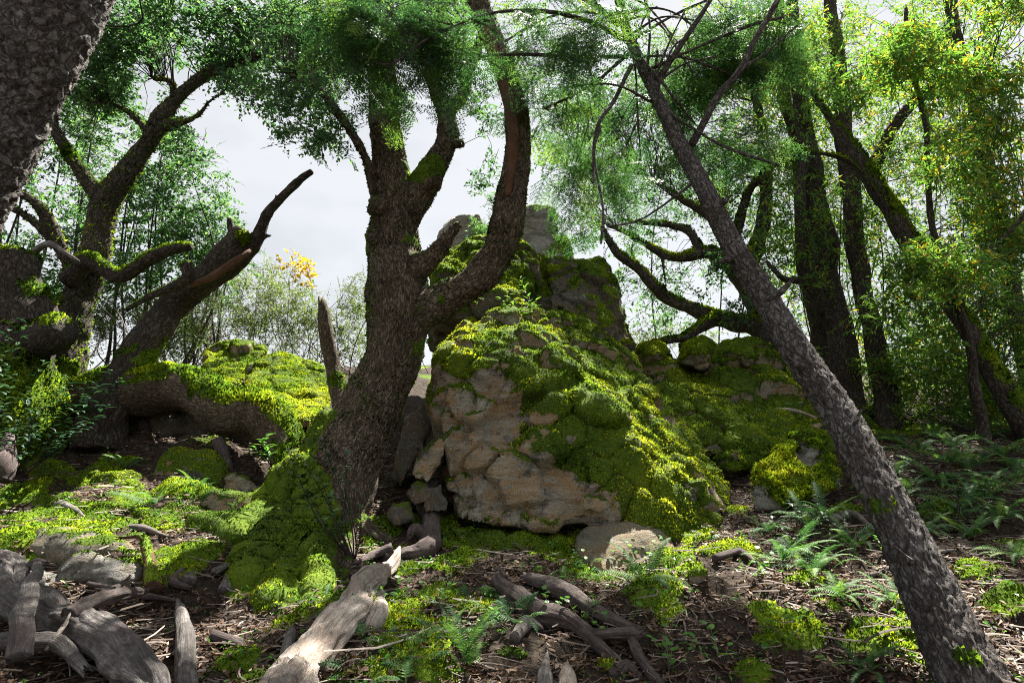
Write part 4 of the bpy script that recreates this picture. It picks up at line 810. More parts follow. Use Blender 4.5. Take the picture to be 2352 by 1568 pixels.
# ---- leaning fir on the right
FT = [(2330, 1700, 2.75, 154), (2245, 1560, 2.85, 135), (2150, 1390, 3.05, 108), (2055, 1190, 3.3, 89), (1985, 1060, 3.55, 80), (1900, 920, 3.85, 70), (1800, 760, 4.2, 60), (1738, 660, 4.4, 54), (1670, 540, 4.7, 48), (1600, 410, 5.0, 41), (1560, 330, 5.2, 36), (1505, 210, 5.4, 30), (1455, 110, 5.6, 25), (1425, 10, 5.8, 22), (1400, -140, 6.0, 16)]
T8 = thing('fir_tree', P(2330, 1700, 2.75), 'slender leaning fir with scaly grey bark crossing the right side', 'tree')
fp = path(FT); V, F, b = tube(fp[0], fp[1], 96, .016, d_fir, (.22, .55), 7)
m = bark_moss(V, F, 1.3, 1.8, 31, spots=[SP(2200, 1500, 2.75, 60, .55), SP(2000, 1150, 3.3, 40, .4)])
tk = part('trunk', V, F, M['firbark'], T8, {'bco': b, 'moss': m}); add_moss(tk, V, F, m, 9000, .014, 31, .2, 6000)
FB = [[(1588, 335, 5.2, 17), (1640, 240, 5.1, 16), (1700, 160, 5.0, 15), (1740, 80, 4.9, 13), (1795, -20, 4.8, 10)], [(1510, 190, 5.4, 15), (1560, 110, 5.3, 13), (1620, 20, 5.2, 11), (1650, -40, 5.2, 8)],
      [(1440, 130, 5.5, 9), (1330, 130, 5.2, 8), (1195, 124, 5.0, 6), (1100, 130, 4.8, 4)], [(1435, 90, 5.6, 12), (1340, 45, 5.2, 10), (1230, 25, 4.9, 8), (1130, 30, 4.7, 6), (1000, 80, 4.5, 5), (900, 150, 4.4, 3)],
      [(1420, 60, 5.7, 10), (1360, 0, 5.5, 9), (1300, -40, 5.3, 7)], [(1450, 150, 5.5, 10), (1410, 230, 5.2, 9), (1370, 300, 5.0, 8), (1362, 420, 4.9, 5)], [(1380, 290, 5.0, 6), (1365, 350, 4.9, 5), (1385, 480, 4.85, 3), (1380, 560, 4.8, 2)],
      [(1470, 170, 5.45, 8), (1600, 110, 5.2, 6), (1720, 60, 5.1, 5), (1800, 40, 5.0, 3)], [(1440, 100, 5.6, 8), (1540, 40, 5.6, 6), (1650, -10, 5.5, 4)], [(1480, 190, 5.4, 7), (1490, 120, 5.3, 6), (1490, 40, 5.2, 5), (1470, -40, 5.1, 4)],
      [(1430, 60, 5.7, 9), (1340, 0, 5.9, 8), (1250, -20, 6, 6)], [(1520, 250, 5.3, 7), (1650, 330, 5.0, 5), (1790, 380, 4.8, 3)], [(1700, 160, 5.0, 7), (1760, 120, 5.0, 5), (1830, 60, 5.0, 3)], [(1450, 120, 5.6, 8), (1350, 200, 5.8, 6), (1250, 250, 5.9, 4)], [(1600, 415, 5.0, 6), (1480, 500, 4.9, 4), (1400, 520, 4.9, 2)]]
_g = np.random.default_rng(77)
for k in range(14):
    x0, y0, Y0, w0 = FT[11 + k % 3]; a = _g.uniform(0, 6.283); r = _g.uniform(150, 420); bend = _g.uniform(-30, 60)
    FB.append([(x0 - 6, y0 + _g.uniform(-40, 40), Y0, 6), (x0 + math.cos(a) * r * .45, y0 + math.sin(a) * r * .3 - 20, Y0 + _g.uniform(-.4, .4), 4.6), (x0 + math.cos(a) * r, y0 + math.sin(a) * r * .6 + bend, Y0 + _g.uniform(-.8, .8), 2)])
fsp = [path(x) for x in FB]
for q, (x, y, Y, dx, dy) in enumerate(((2010, 1130, 3.38, 34, -6), (1850, 850, 3.95, -26, -16), (1765, 690, 4.25, 30, -20), (1690, 590, 4.55, -24, 6), (1640, 480, 4.8, 22, -14), (1940, 1000, 3.65, 22, -26), (2110, 1300, 3.12, -30, -20))):
    limb(T8, 'branch_stub', path([(x, y, Y, 16), (x + dx, y + dy, Y - .06, 13), (x + dx * 1.7, y + dy * 2.2, Y - .1, 6)]), 'firbark', 66 + q, d_dead, 9, .02, moss=None, rag=.02)
for x in fsp: limb(T8, 'branch', x, 'firbark', 65, seg=7, step=.06, moss=None, wob=(.5, .3))
def spray_proto(seed):
    """flat fir spray: axis with side twigs, needles in the plane"""
    g = np.random.default_rng(seed); Vs = []; ax = [((0, 0, 0), (1, 0, 0), 0.30)]
    for k in range(5):
        for s in (-1, 1):
            ax.append(((0.04 + 0.05 * k, 0, 0), unit(np.array([0.75, 0.66 * s, -0.05])), 0.14 * (1 - k / 8)))
    for o, d, L in ax:
        o, d = np.array(o, float), np.array(d, float); sd = np.array([-d[1], d[0], 0])
        for t in np.arange(0.010, L, 0.0150):
            for s in (-1, 1):
                p = o + d * t + [0, 0, -0.25 * t * t]; q = unit(d * 0.75 + sd * s + [0, 0, g.normal() * .35]) * g.uniform(.015, .024); w = np.cross(q, [0, 0, 1]); w = w / np.linalg.norm(w) * .0040
                Vs += [p - w, p + w, p + q]
        e = np.array([0, 0, .002]); Vs += [o - sd * .002, o + sd * .002, o + d * L + [0, 0, -0.25 * L * L]]
    return np.array(Vs)
def sprays(cl, seed, scale=1.3, droop=0.6, mu=.5, sd=.26):
    g = np.random.default_rng(seed); pr = [spray_proto(k) for k in range(3)]; Vs, cs = [], []
    for c in cl:
        v = pr[g.integers(3)] * scale * g.uniform(.7, 1.35); x = unit(g.normal(size=3) * [1, 1, .25] - [0, 0, droop]); y = unit(np.cross(g.normal(size=3) * [.4, .4, 0] + [0, 0, 1], x)); z = np.cross(x, y)
        Vs.append(c + v @ np.stack([x, y, z])); cs.append(np.full(len(v), np.clip(mu + g.normal() * sd, 0, 1)))
    V = np.concatenate(Vs); return V, [np.arange(len(V)).reshape(-1, 3)], np.concatenate(cs)
fe = [ell(900, 100, 180, 100, 4.7, .35, .95), ell(1030, 110, 90, 100, 4.8, .35, .55), ell(780, 50, 120, 70, 4.7, .4, .7), ell(890, 210, 60, 50, 4.6, .25, .35), ell(1010, 220, 60, 40, 4.7, .2, .2), ell(1300, 90, 130, 110, 5.2, .5, .7), ell(1280, 260, 110, 110, 6.2, .5, .35), ell(1330, 420, 110, 120, 6.6, .5, .32), 
      ell(1440, 400, 90, 100, 6.4, .5, .25), ell(1560, 180, 110, 110, 5.9, .5, .6), ell(1680, 120, 140, 120, 5.8, .6, .9), ell(1680, 330, 120, 80, 5.5, .4, .5)]
cl = clumps(fe, 900, 101, .02, 2.2); V, F, c = sprays(cl, 102)
part('crown', V, F, M['needle'], T8, {'col': c}, smooth=False)
V, F, b = twigs_to(cl, np.concatenate([spline(p, r, .1)[0] for p, r in fsp]), 260, 103, .0045, .04); part('twigs', V, F, M['firbark'], T8, {'bco': b, 'moss': np.zeros(len(V))}, kind='stuff')
# ---- gnarled oak behind the rocks, right of centre
T9 = thing('oak_tree', G(1760, 830), 'gnarled spreading oak with twisted mossy limbs behind the mossy slope', 'tree')
gn = [path([(1795, 970, 10.1, 110), (1790, 900, 10.2, 90), (1775, 800, 10.3, 80), (1740, 752, 10.3, 52), (1690, 742, 10.3, 46), (1640, 728, 10.3, 40), (1590, 708, 10.3, 34), (1540, 690, 10.3, 30), (1505, 660, 10.2, 26), (1470, 620, 10.2, 24), (1415, 578, 10.2, 20), (1380, 520, 10.1, 14)]),
      path([(1640, 735, 10.2, 34), (1610, 750, 10.1, 26), (1570, 775, 10.0, 24), (1530, 782, 9.9, 18), (1490, 800, 9.8, 12)]),
      path([(1775, 800, 10.3, 70), (1740, 700, 10.4, 60), (1690, 620, 10.5, 50), (1630, 580, 10.4, 34), (1585, 588, 10.4, 26), (1540, 590, 10.3, 22), (1490, 565, 10.3, 18), (1440, 535, 10.3, 14), (1390, 515, 10.3, 9)]),
      path([(1610, 590, 10.4, 26), (1600, 560, 10.4, 22), (1580, 530, 10.4, 18), (1530, 515, 10.4, 15), (1480, 512, 10.4, 12), (1430, 505, 10.4, 7)]),
      path([(1690, 620, 10.5, 44), (1680, 540, 10.6, 32), (1620, 490, 10.6, 22), (1560, 455, 10.6, 17), (1500, 415, 10.6, 13), (1450, 395, 10.6, 8)]),
      path([(1690, 540, 10.6, 28), (1720, 440, 10.7, 20), (1770, 385, 10.7, 14), (1800, 378, 10.7, 8)]), path([(1520, 590, 10.3, 10), (1525, 625, 10.2, 8), (1530, 660, 10.2, 5)]), path([(1470, 615, 10.2, 10), (1450, 580, 10.3, 8), (1460, 545, 10.3, 5)]),
      path([(1700, 640, 10.5, 40), (1740, 560, 10.6, 36), (1760, 440, 10.7, 30), (1750, 300, 10.8, 24), (1720, 150, 10.8, 18)])]
V, F, b = union_tree(gn, .035, 14, seed=33); m = bark_moss(V, F, .1, .6, 33)
tk = part('trunk', V, F, M['darkbark'], T9, {'bco': b, 'moss': m}); add_moss(tk, V, F, m, 5000, .035, 33, .2, 24000)
sk = skel_of(gn)
crown(T9, [ell(1430, 480, 140, 120, 11.0, .8, .5), ell(1560, 420, 130, 90, 11.2, .8, .7), ell(1480, 700, 100, 60, 11.2, .6, .35), ell(1560, 640, 110, 50, 11.2, .6, .4), ell(1660, 660, 60, 90, 10.0, .4, .7), ell(1720, 530, 90, 120, 10.8, .5, .6), ell(1700, 380, 120, 120, 11, .8, .6), ell(1560, 740, 90, 30, 11.5, .5, .4), ell(1380, 640, 60, 60, 10.8, .5, .3), ell(1350, 330, 120, 160, 10.6, .8, .8), ell(1500, 250, 160, 140, 10.8, .8, .9)],
      1500, 18, .07, .036, .21, 'oakleaf', 121, sk, 260, gap=-.02, gs=1.2, r0=.006)
# ---- bay trees on the right
def bay(label, specs, ells, n, seed, per=18, mat='bayleaf', pale=.05, moss=(.5, 1.0), mu=.45, L=.085, W=.026, vox=None, foot=None, ntw=90, spread=.22, gap=-.1, bark='darkbark', name='bay_tree', group='bay trees on the right slope'):
    sp = [path(s) for s in specs]; t = thing(name, sp[0][0][0], label, 'tree', group)
    for k, x in enumerate(sp): limb(t, 'trunk' if k == 0 else 'limb', x, bark, seed + k, seg=16 if k == 0 else 10, step=.08, moss=moss, dens=4500, size=.035, nmax=9000)
    crown(t, ells, n, per, L, W, spread, mat, seed + 40, skel_of(sp), ntw, gap=gap, gs=1.1, r0=.006, pale=pale, colmu=mu, droop=.35)
    return t
bay('stout straight bay trunk with a pale grey flank, first behind the leaning fir', [[(1955, 985, 9.6, 84), (1945, 900, 9.7, 66), (1925, 760, 9.8, 60), (1905, 640, 9.9, 56), (1890, 520, 10, 50), (1868, 400, 10.1, 46), (1850, 300, 10.2, 40), (1830, 150, 10.3, 34), (1820, -60, 10.4, 26)], [(1925, 760, 9.8, 44), (1880, 690, 9.7, 34), (1845, 600, 9.7, 30), (1840, 450, 9.8, 26), (1850, 320, 9.8, 20)], [(1890, 720, 9.7, 24), (1850, 650, 9.5, 16), (1800, 640, 9.4, 12), (1760, 600, 9.4, 7)]],
    [ell(1830, 560, 90, 160, 9.6, .5), ell(1820, 800, 50, 60, 9.2, .4, .5), ell(1850, 330, 130, 120, 9.8, .6), ell(1800, 120, 160, 130, 9.8, .8)], 560, 140, L=.095, mu=.55)
bay('tall dark bay trunk forking high, second behind the leaning fir', [[(2050, 1010, 9.2, 62), (2035, 930, 9.3, 50), (2010, 800, 9.4, 44), (1985, 690, 9.5, 40), (1965, 560, 9.6, 40), (1955, 440, 9.7, 44), (1940, 300, 9.8, 40), (1928, 180, 9.9, 34), (1912, 40, 10, 30), (1900, -120, 10, 24)], [(1995, 400, 9.6, 34), (2040, 310, 9.5, 30), (2085, 250, 9.4, 26), (2140, 190, 9.4, 22), (2180, 60, 9.4, 16), (2200, -60, 9.4, 12)]],
    [ell(2000, 470, 120, 140, 9.2, .5), ell(1960, 120, 150, 130, 9.4, .7), ell(2100, 330, 120, 100, 9.2, .5), ell(2030, 760, 90, 120, 8.9, .5, .7), ell(2150, 90, 150, 120, 9.2, .7)], 460, 150, mu=.6)
bay('leaning mossy bay trunk with a snapped top, slanting across the right edge', [[(2420, 1060, 7.6, 62), (2345, 960, 7.7, 50), (2275, 845, 7.8, 44), (2215, 730, 7.9, 40), (2150, 630, 8.0, 42), (2075, 525, 8.1, 44), (2010, 425, 8.2, 40), (1950, 335, 8.3, 34), (1918, 285, 8.3, 26)], [(2060, 505, 8.1, 12), (1960, 380, 8.0, 10), (1870, 350, 8.0, 7), (1810, 345, 8.0, 4)], [(1925, 300, 8.3, 18), (1890, 250, 8.3, 14), (1850, 200, 8.3, 9)]],
    [ell(2260, 560, 110, 90, 8.4, .4), ell(2080, 690, 90, 70, 7.4, .4, .6), ell(2300, 720, 90, 110, 8.2, .4), ell(2200, 640, 30, 40, 7.4, .3, .3), ell(1930, 200, 90, 80, 8.2, .4, .6), ell(2130, 800, 60, 60, 7.4, .3, .4)], 420, 160, moss=(-.2, .4), L=.10, W=.028)
bay('dark slim bay trunk close to the right edge', [[(2400, 1010, 8.6, 50), (2370, 880, 8.7, 42), (2330, 720, 8.8, 38), (2300, 560, 8.9, 36), (2270, 400, 9, 32), (2225, 200, 9.1, 28), (2180, 0, 9.2, 24), (2160, -100, 9.2, 20)], [(2310, 600, 8.9, 24), (2350, 500, 8.8, 18), (2420, 420, 8.8, 14)]],
    [ell(2280, 300, 130, 180, 7.6, .6, 1.3), ell(2300, 90, 150, 120, 7.2, .6, 1.2), ell(2330, 520, 90, 120, 7.6, .4)], 520, 170, mu=.55, pale=.14, L=.10, W=.03)
bay('thin curving young bay stem in front of the slim dark trunk', [[(2262, 1070, 7.4, 30), (2260, 1000, 7.4, 26), (2240, 900, 7.3, 20), (2225, 780, 7.3, 18), (2150, 560, 7.2, 14), (2130, 400, 7.2, 13), (2125, 280, 7.2, 12), (2085, 130, 7.2, 10), (2080, 20, 7.2, 8)], [(2200, 720, 7.2, 12), (2230, 640, 7.0, 9), (2290, 560, 6.9, 7), (2352, 500, 6.8, 5)]],
    [ell(2100, 160, 110, 110, 6.8, .4), ell(2190, 620, 110, 60, 6.7, .3, .9), ell(2070, 590, 60, 60, 6.8, .3, .7), ell(2180, 380, 80, 80, 6.8, .3, .6)], 330, 180, mu=.6, pale=.08, L=.10, W=.03, ntw=60)
bay('shadowed bay trunk rising left of the stout straight one', [[(1890, 960, 10.6, 60), (1885, 850, 10.7, 50), (1880, 740, 10.8, 46), (1850, 620, 10.9, 42), (1842, 480, 11, 38), (1835, 350, 11.1, 34), (1800, 200, 11.2, 28), (1790, 0, 11.3, 22)]],
    [ell(1760, 250, 130, 130, 11.2, .6), ell(1780, 700, 70, 90, 11, .5, .7), ell(1880, 520, 120, 120, 11.4, .6)], 480, 190, mu=.55, pale=.04)
# understorey and distant foliage behind them
def thicket(name, label, ells, n, seed, mat, L, W, spread, stems=14, per=20, pale=0, mu=.45, gap=-.1, cat='bush', group=None, smat='darkbark', sr=.02, ntw=120, droop=.25, sway=1.0):
    c = np.mean([e[0] for e in ells], axis=0); base = np.array([c[0], c[1], float(gh(c[0], c[1])[0])]); t = thing(name, base, label, cat, group)
    g = np.random.default_rng(seed); sp = []
    for k in range(stems):
        e = ells[g.integers(len(ells))]; top = e[0] + g.uniform(-.7, .7, 3) * e[1]; bx = top[0] + g.normal() * .9 * sway; by = top[1] + g.normal() * .4; b0 = np.array([bx, by, float(gh(bx, by)[0]) - .1])
        mid = (b0 + top) / 2 + g.normal(size=3) * np.array([.45, .3, .15]) * sway; sp.append((np.array([b0, mid, top]), np.array([sr, sr * .65, sr * .25])))
    V, F, b = mtube(sp, 6, .15, wob=(1.2, .5)); part('stems', V, F, M[smat], t, {'bco': b, 'moss': np.zeros(len(V))}, kind='stuff')
    crown(t, ells, n, per, L, W, spread, mat, seed + 3, skel_of(sp), ntw, gap=gap, gs=1.2, r0=.005, pale=pale, colmu=mu, droop=droop, name='foliage', twmat=smat)
    return t
thicket('bay_thicket', 'tall sunlit yellow-green thicket behind the right bay trunks', [ell(2080, 700, 330, 220, 13, 1.0, 1.2), ell(2150, 350, 260, 220, 13, 1.0, 1.1), ell(1900, 150, 260, 180, 13.5, 1, 1), ell(2230, 60, 200, 150, 12, 1, .8)], 1300, 201, 'bayleaf', .11, .038, .28, 22, 18, .10, .62, cat='thicket', ntw=160)
thicket('bay_thicket', 'dense leafy understorey along the top of the right fern bank', [ell(2130, 880, 190, 90, 9.2, .5), ell(2270, 900, 130, 90, 8.4, .5), ell(2000, 900, 70, 70, 10.2, .4, .6), ell(2200, 780, 130, 80, 8.8, .4, .7)], 900, 205, 'bayleaf', .07, .028, .17, 16, 22, .03, .62, cat='thicket')
thicket('oak_thicket', 'dark green wall of oak foliage behind the left oak', [ell(120, 640, 170, 130, 10.5, .7, 1.0), ell(300, 560, 170, 170, 11, .8, 1.2), ell(430, 500, 120, 130, 11.5, .8, .9), ell(330, 350, 150, 90, 11, .7, .9), ell(500, 610, 80, 110, 11.5, .6, .6), ell(80, 330, 120, 140, 10.5, .7, .8), ell(180, 180, 180, 140, 11, .8, .8)], 1700, 209, 'oakleaf', .078, .042, .22, 34, 22, 0, .5, -.12, cat='thicket', sr=.03, ntw=220, sway=.35)
thicket('shrub', 'pale sunlit shrub thicket on the skyline left of the big oak', [ell(520, 720, 120, 90, 12.5, .7, 1.0), ell(640, 720, 110, 90, 13, .7, 1.0), ell(720, 770, 70, 60, 13, .6, .6), ell(420, 780, 90, 60, 12, .6, .6), ell(600, 640, 90, 50, 13.5, .6, .4)], 1500, 213, 'shrubleaf', .05, .026, .17, 60, 15, 0, .55, -.2, smat='twig_stem', sr=.012, ntw=420)
thicket('shrub', 'round pale shrub on the skyline just left of the oak trunk', [ell(810, 710, 36, 70, 13, .5, 1.0), ell(800, 790, 50, 50, 12.5, .5, 1.0), ell(830, 650, 20, 30, 13, .3, .3)], 300, 217, 'shrubleaf', .045, .024, .14, 14, 18, 0, .5, -.2, smat='twig_stem', sr=.01, ntw=90)
thicket('shrub', 'dim grey-green shrub under the skyline behind the leaning dead oak', [ell(330, 760, 130, 70, 10.5, .5, 1.0), ell(440, 700, 90, 70, 11, .5, .8), ell(240, 700, 60, 80, 10, .4, .6)], 800, 221, 'shrubleaf', .05, .025, .16, 44, 14, 0, .2, -.15, smat='twig_stem', sr=.014, ntw=260)
thicket('maple_sapling', 'slender sapling with yellow autumn leaves against the sky', [ell(690, 610, 45, 32, 11, .3, 1.0), ell(655, 590, 22, 15, 11, .2, .3), ell(715, 650, 20, 12, 11, .2, .2)], 26, 225, 'yellowleaf', .075, .06, .12, 4, 9, 0, .5, -.6, cat='sapling', smat='twig_stem', sr=.008, ntw=14, sway=.25)
thicket('shrub', 'small grey-green bush perched on the rock beside the pale knob', [ell(1108, 520, 34, 36, 9.6, .25, 1.0), ell(1135, 480, 16, 34, 9.6, .2, .5)], 90, 229, 'oakleaf', .06, .012, .10, 8, 22, 0, .62, -.5, cat='shrub', sr=.008, ntw=20, droop=-.6)
thicket('shrub', 'pale bush in the gap between the rock buttress and the mossy slope', [ell(1445, 820, 30, 30, 10, .3, 1.0), ell(1480, 770, 40, 40, 12, .3, .8), ell(1520, 760, 40, 30, 12.5, .3, .6), ell(1600, 770, 60, 30, 12.5, .4, .7)], 200, 233, 'shrubleaf', .05, .024, .14, 12, 16, 0, .45, -.3, sr=.01, ntw=60)

thicket('bay_thicket', 'airy mid-distance screen of bay leaves between the right trunks', [ell(1800, 450, 200, 250, 11.8, .8, 1.0), ell(2050, 300, 250, 250, 11.5, .8, 1.0), ell(2250, 550, 180, 250, 10.5, .8, .9), ell(2000, 720, 220, 160, 11.5, .8, .9), ell(1700, 120, 220, 140, 12, .8, .8)], 1250, 241, 'bayleaf', .10, .032, .3, 18, 16, .05, .62, -.25, cat='thicket', ntw=200)
# ------------------------------------------------------------------ dead wood
def wood(name, label, parts_, mat, seed, cat, seg=20, step=.03, moss=None, group=None, rag=.04, extra=None):
    """parts_: list of (name, [(px, py, lift m, width px)]) laid on the ground under the line of sight"""
    root = None
    for k, (nm, pts) in enumerate(parts_):
        pp = []; rr = []
        for x, y, l, w in pts:
            c = G(x, y) if y < 1700 else G(x, 1700); rad = PX(w / 2, c[1]); d = unit(c - np.array([0, 0, CAMZ]))
            c = c - d * rad * 1.1 + np.array([0, 0, l]); pp.append(c); rr.append(rad)
        if root is None: root = thing(name, pp[0], label, cat, group)
        rr[-1] *= .55; V, F, b = tube(pp, rr, seg, step, d_dead, (.38, .3), seed + k, rag=rag)
        m = bark_moss(V, F, moss[0], moss[1], seed) if moss else np.zeros(len(V))
        wp = part(nm, V, F, M[mat], root, {'bco': b, 'moss': m})
        if moss: add_moss(wp, V, F, m, 9000, .014, seed, .3, 6000)
    return root
wood('fallen_log', 'silvered bare log pointing up the slope in the foreground', [('trunk', [(650, 1640, .0, 103), (690, 1560, 0, 93), (750, 1480, .0, 81), (805, 1400, .0, 71), (845, 1345, .01, 58), (868, 1312, .02, 40)]), ('branch', [(855, 1345, .04, 38), (890, 1325, .05, 31), (908, 1300, .06, 22), (918, 1278, .06, 12)])], 'silver', 301, 'log', 64, .014)
wood('log_fragment', 'short split wood chunk leaning on the silvered log', [('trunk', [(850, 1455, .0, 36), (866, 1420, .02, 40), (876, 1375, .03, 30)])], 'silver', 305, 'log', 12)
wood('driftwood_root', 'twisted dead root standing up below the cleft, with a curled end', [('trunk', [(880, 1285, .02, 26), (930, 1280, .02, 34), (968, 1275, .03, 44), (985, 1250, .05, 42), (988, 1215, .10, 34), (975, 1190, .14, 34), (995, 1172, .2, 34), (1018, 1160, .24, 16)]), ('branch', [(975, 1240, .05, 26), (950, 1240, .08, 22), (938, 1255, .06, 16)]), ('branch', [(900, 1275, .04, 24), (860, 1285, .03, 20), (815, 1300, .01, 12)])], 'darkwood', 308, 'root', 18, .02)
wood('fallen_tree', 'heavy grey fallen trunk running across the lower left corner', [('trunk', [(-70, 1320, .06, 74), (0, 1362, .06, 74), (70, 1408, .05, 80), (135, 1445, .04, 68), (215, 1490, .04, 78), (285, 1540, .03, 92), (350, 1620, 0, 96)])], 'greywood', 315, 'log', 56, .014)
wood('dead_branch', 'upright straight grey limb over the fallen trunk at lower left', [('trunk', [(14, 1620, .16, 46), (30, 1550, .20, 40), (52, 1465, .22, 32), (72, 1390, .22, 30)]), ('branch', [(46, 1392, .22, 12), (72, 1388, .23, 20), (98, 1384, .22, 12)])], 'greywood', 318, 'branch', 30, .014, rag=.05)
wood('dead_branch', 'pointed weathered branch lying across the grey trunk', [('trunk', [(140, 1488, .13, 34), (200, 1462, .15, 32), (265, 1436, .15, 28), (320, 1416, .14, 20), (348, 1402, .13, 10)]), ('branch', [(225, 1448, .16, 18), (265, 1420, .17, 14), (285, 1402, .17, 6)])], 'darkwood', 321, 'branch', 30, .014, rag=.06)
wood('dead_branch', 'long low limb along the bottom left edge under the upright one', [('trunk', [(-40, 1520, .08, 36), (60, 1522, .09, 34), (130, 1532, .09, 34), (190, 1580, .06, 38)])], 'greywood', 324, 'branch', 28, .016)
wood('dead_branch', 'thin splintered limb slanting across the middle of the fallen trunk', [('trunk', [(112, 1472, .12, 18), (150, 1490, .13, 20), (195, 1515, .12, 20), (240, 1542, .1, 10)])], 'greywood', 325, 'branch', 20, .016, rag=.05)
wood('dead_branch', 'forked pale twig standing among the lower left deadwood', [('trunk', [(98, 1560, .1, 9), (130, 1525, .14, 8), (165, 1490, .17, 5), (178, 1470, .18, 3)]), ('branch', [(130, 1525, .14, 6), (150, 1500, .17, 5), (152, 1470, .2, 3)])], 'silver', 326, 'branch', 8, .02)
wood('stump', 'narrow flaky upright snag stub near the bottom, left of the silvered log', [('trunk', [(430, 1640, 0, 42), (428, 1560, .03, 36), (424, 1500, .05, 32), (414, 1450, .08, 24), (404, 1420, .1, 12)])], 'greywood', 328, 'stump', 18, .02, rag=.06)
wood('mossy_stick', 'bent branch with a mossy foot standing on the left floor', [('trunk', [(350, 1355, .0, 30), (345, 1330, .05, 30), (335, 1300, .10, 24), (318, 1278, .14, 16), (270, 1280, .13, 10)]), ('branch', [(345, 1345, .03, 22), (390, 1330, .02, 22), (425, 1320, .02, 14)])], 'redwood', 331, 'branch', 14, .02, moss=(.2, .8))
wood('root_log', 'dark forked dead root snaking toward the bottom right of centre', [('trunk', [(1145, 1335, .02, 23), (1180, 1385, .03, 36), (1230, 1425, .04, 39), (1300, 1445, .04, 34), (1350, 1475, .04, 32), (1385, 1510, .04, 25), (1430, 1535, .02, 16)]), ('branch', [(1360, 1480, .05, 30), (1410, 1485, .06, 30), (1455, 1478, .06, 28), (1475, 1480, .06, 23)]), ('branch', [(1450, 1485, .03, 21), (1470, 1520, .02, 21), (1500, 1560, 0, 23), (1540, 1600, 0, 25)]), ('branch', [(1160, 1345, .05, 14), (1145, 1320, .06, 7)])], 'darkwood', 335, 'root', 32, .016)
wood('root_log', 'straight rotting dark log above the forked dead root', [('trunk', [(1205, 1335, .03, 28), (1260, 1360, .04, 33), (1310, 1390, .04, 34), (1370, 1420, .03, 32), (1430, 1440, .02, 28), (1475, 1455, .01, 15)])], 'darkwood', 340, 'log', 32, .016)
wood('stump', 'split pale stub sticking up at the bottom edge, left one', [('trunk', [(1250, 1620, 0, 30), (1250, 1565, .02, 28), (1258, 1525, .04, 14)])], 'greywood', 343, 'stump', 12, .02, rag=.05)
wood('stump', 'split pale stub at the bottom edge, just right of its twin', [('trunk', [(1310, 1630, 0, 34), (1308, 1570, .02, 32), (1300, 1540, .03, 21)])], 'silver', 345, 'stump', 12, .02, rag=.05)
wood('dead_branch', 'pale dead stick resting on the slope beside the leaning fir', [('trunk', [(1790, 1000, .35, 8), (1830, 1005, .35, 10), (1880, 1015, .3, 8)])], 'silver', 347, 'branch', 8, .03)
for k, (pts, lab) in enumerate([([(420, 1320, .03, 14), (400, 1345, .02, 18), (440, 1360, .02, 14)], 'short bark-shedding stick above the narrow flaky stub'), ([(430, 1345, .02, 30), (440, 1330, .02, 32)], 'stubby broken limb end on the left floor'), ([(520, 1360, .01, 30), (525, 1335, .02, 28)], 'pink-grey broken wood block beside the oak root tips'),
                                ([(200, 1350, .02, 16), (280, 1362, .02, 14), (330, 1378, .02, 14), (410, 1390, .02, 10)], 'long thin stick lying behind the pointed weathered branch'), ([(490, 1320, .02, 18), (545, 1300, .02, 16)], 'mossy stick lying below the oak roots'), ([(640, 1560, .0, 26), (665, 1500, .05, 24), (672, 1470, .06, 10)], 'splintered stub leaning left of the silvered log'),
                                ([(480, 1470, .02, 24), (540, 1490, .02, 26), (600, 1500, .01, 18)], 'half-buried dark log piece between flaky stub and silvered log'), ([(2200, 1240, .02, 12), (2260, 1215, .03, 12), (2300, 1200, .03, 8)], 'fallen stick among the right ferns'), ([(2000, 1330, .02, 8), (2120, 1290, .04, 9), (2250, 1270, .03, 6)], 'thin fallen branch right of the leaning fir'), ([(1640, 1290, .02, 14), (1700, 1275, .02, 16), (1740, 1300, .02, 10)], 'dark stick in the fern litter left of the leaning fir'),
                                ([(1900, 1210, .05, 14), (1960, 1200, .06, 14), (2010, 1230, .04, 8)], 'branch half hidden under the right-hand ferns'), ([(1180, 1470, .01, 26), (1215, 1440, .02, 24), (1240, 1450, .02, 14)], 'crumbling bark piece left of the forked dead root'), ([(1400, 1555, .01, 22), (1440, 1540, .02, 26), (1470, 1560, .01, 16)], 'broken root end at the bottom edge by the forked root'), ([(130, 1165, .02, 20), (170, 1180, .03, 14), (200, 1205, .02, 8)], 'twiggy fallen stick on the mossy left floor'), ([(230, 1215, .03, 12), (330, 1225, .03, 14), (390, 1240, .02, 8)], 'crooked stick under the left fern'), ([(-20, 1165, .2, 44), (5, 1140, .3, 40), (8, 1100, .4, 30)], 'weathered upright stub at the left edge')]):
    wood('dead_stick', lab, [('trunk', pts)], 'greywood' if k % 3 else 'darkwood', 350 + k, 'stick', 10, .025, group='dead sticks on the forest floor')

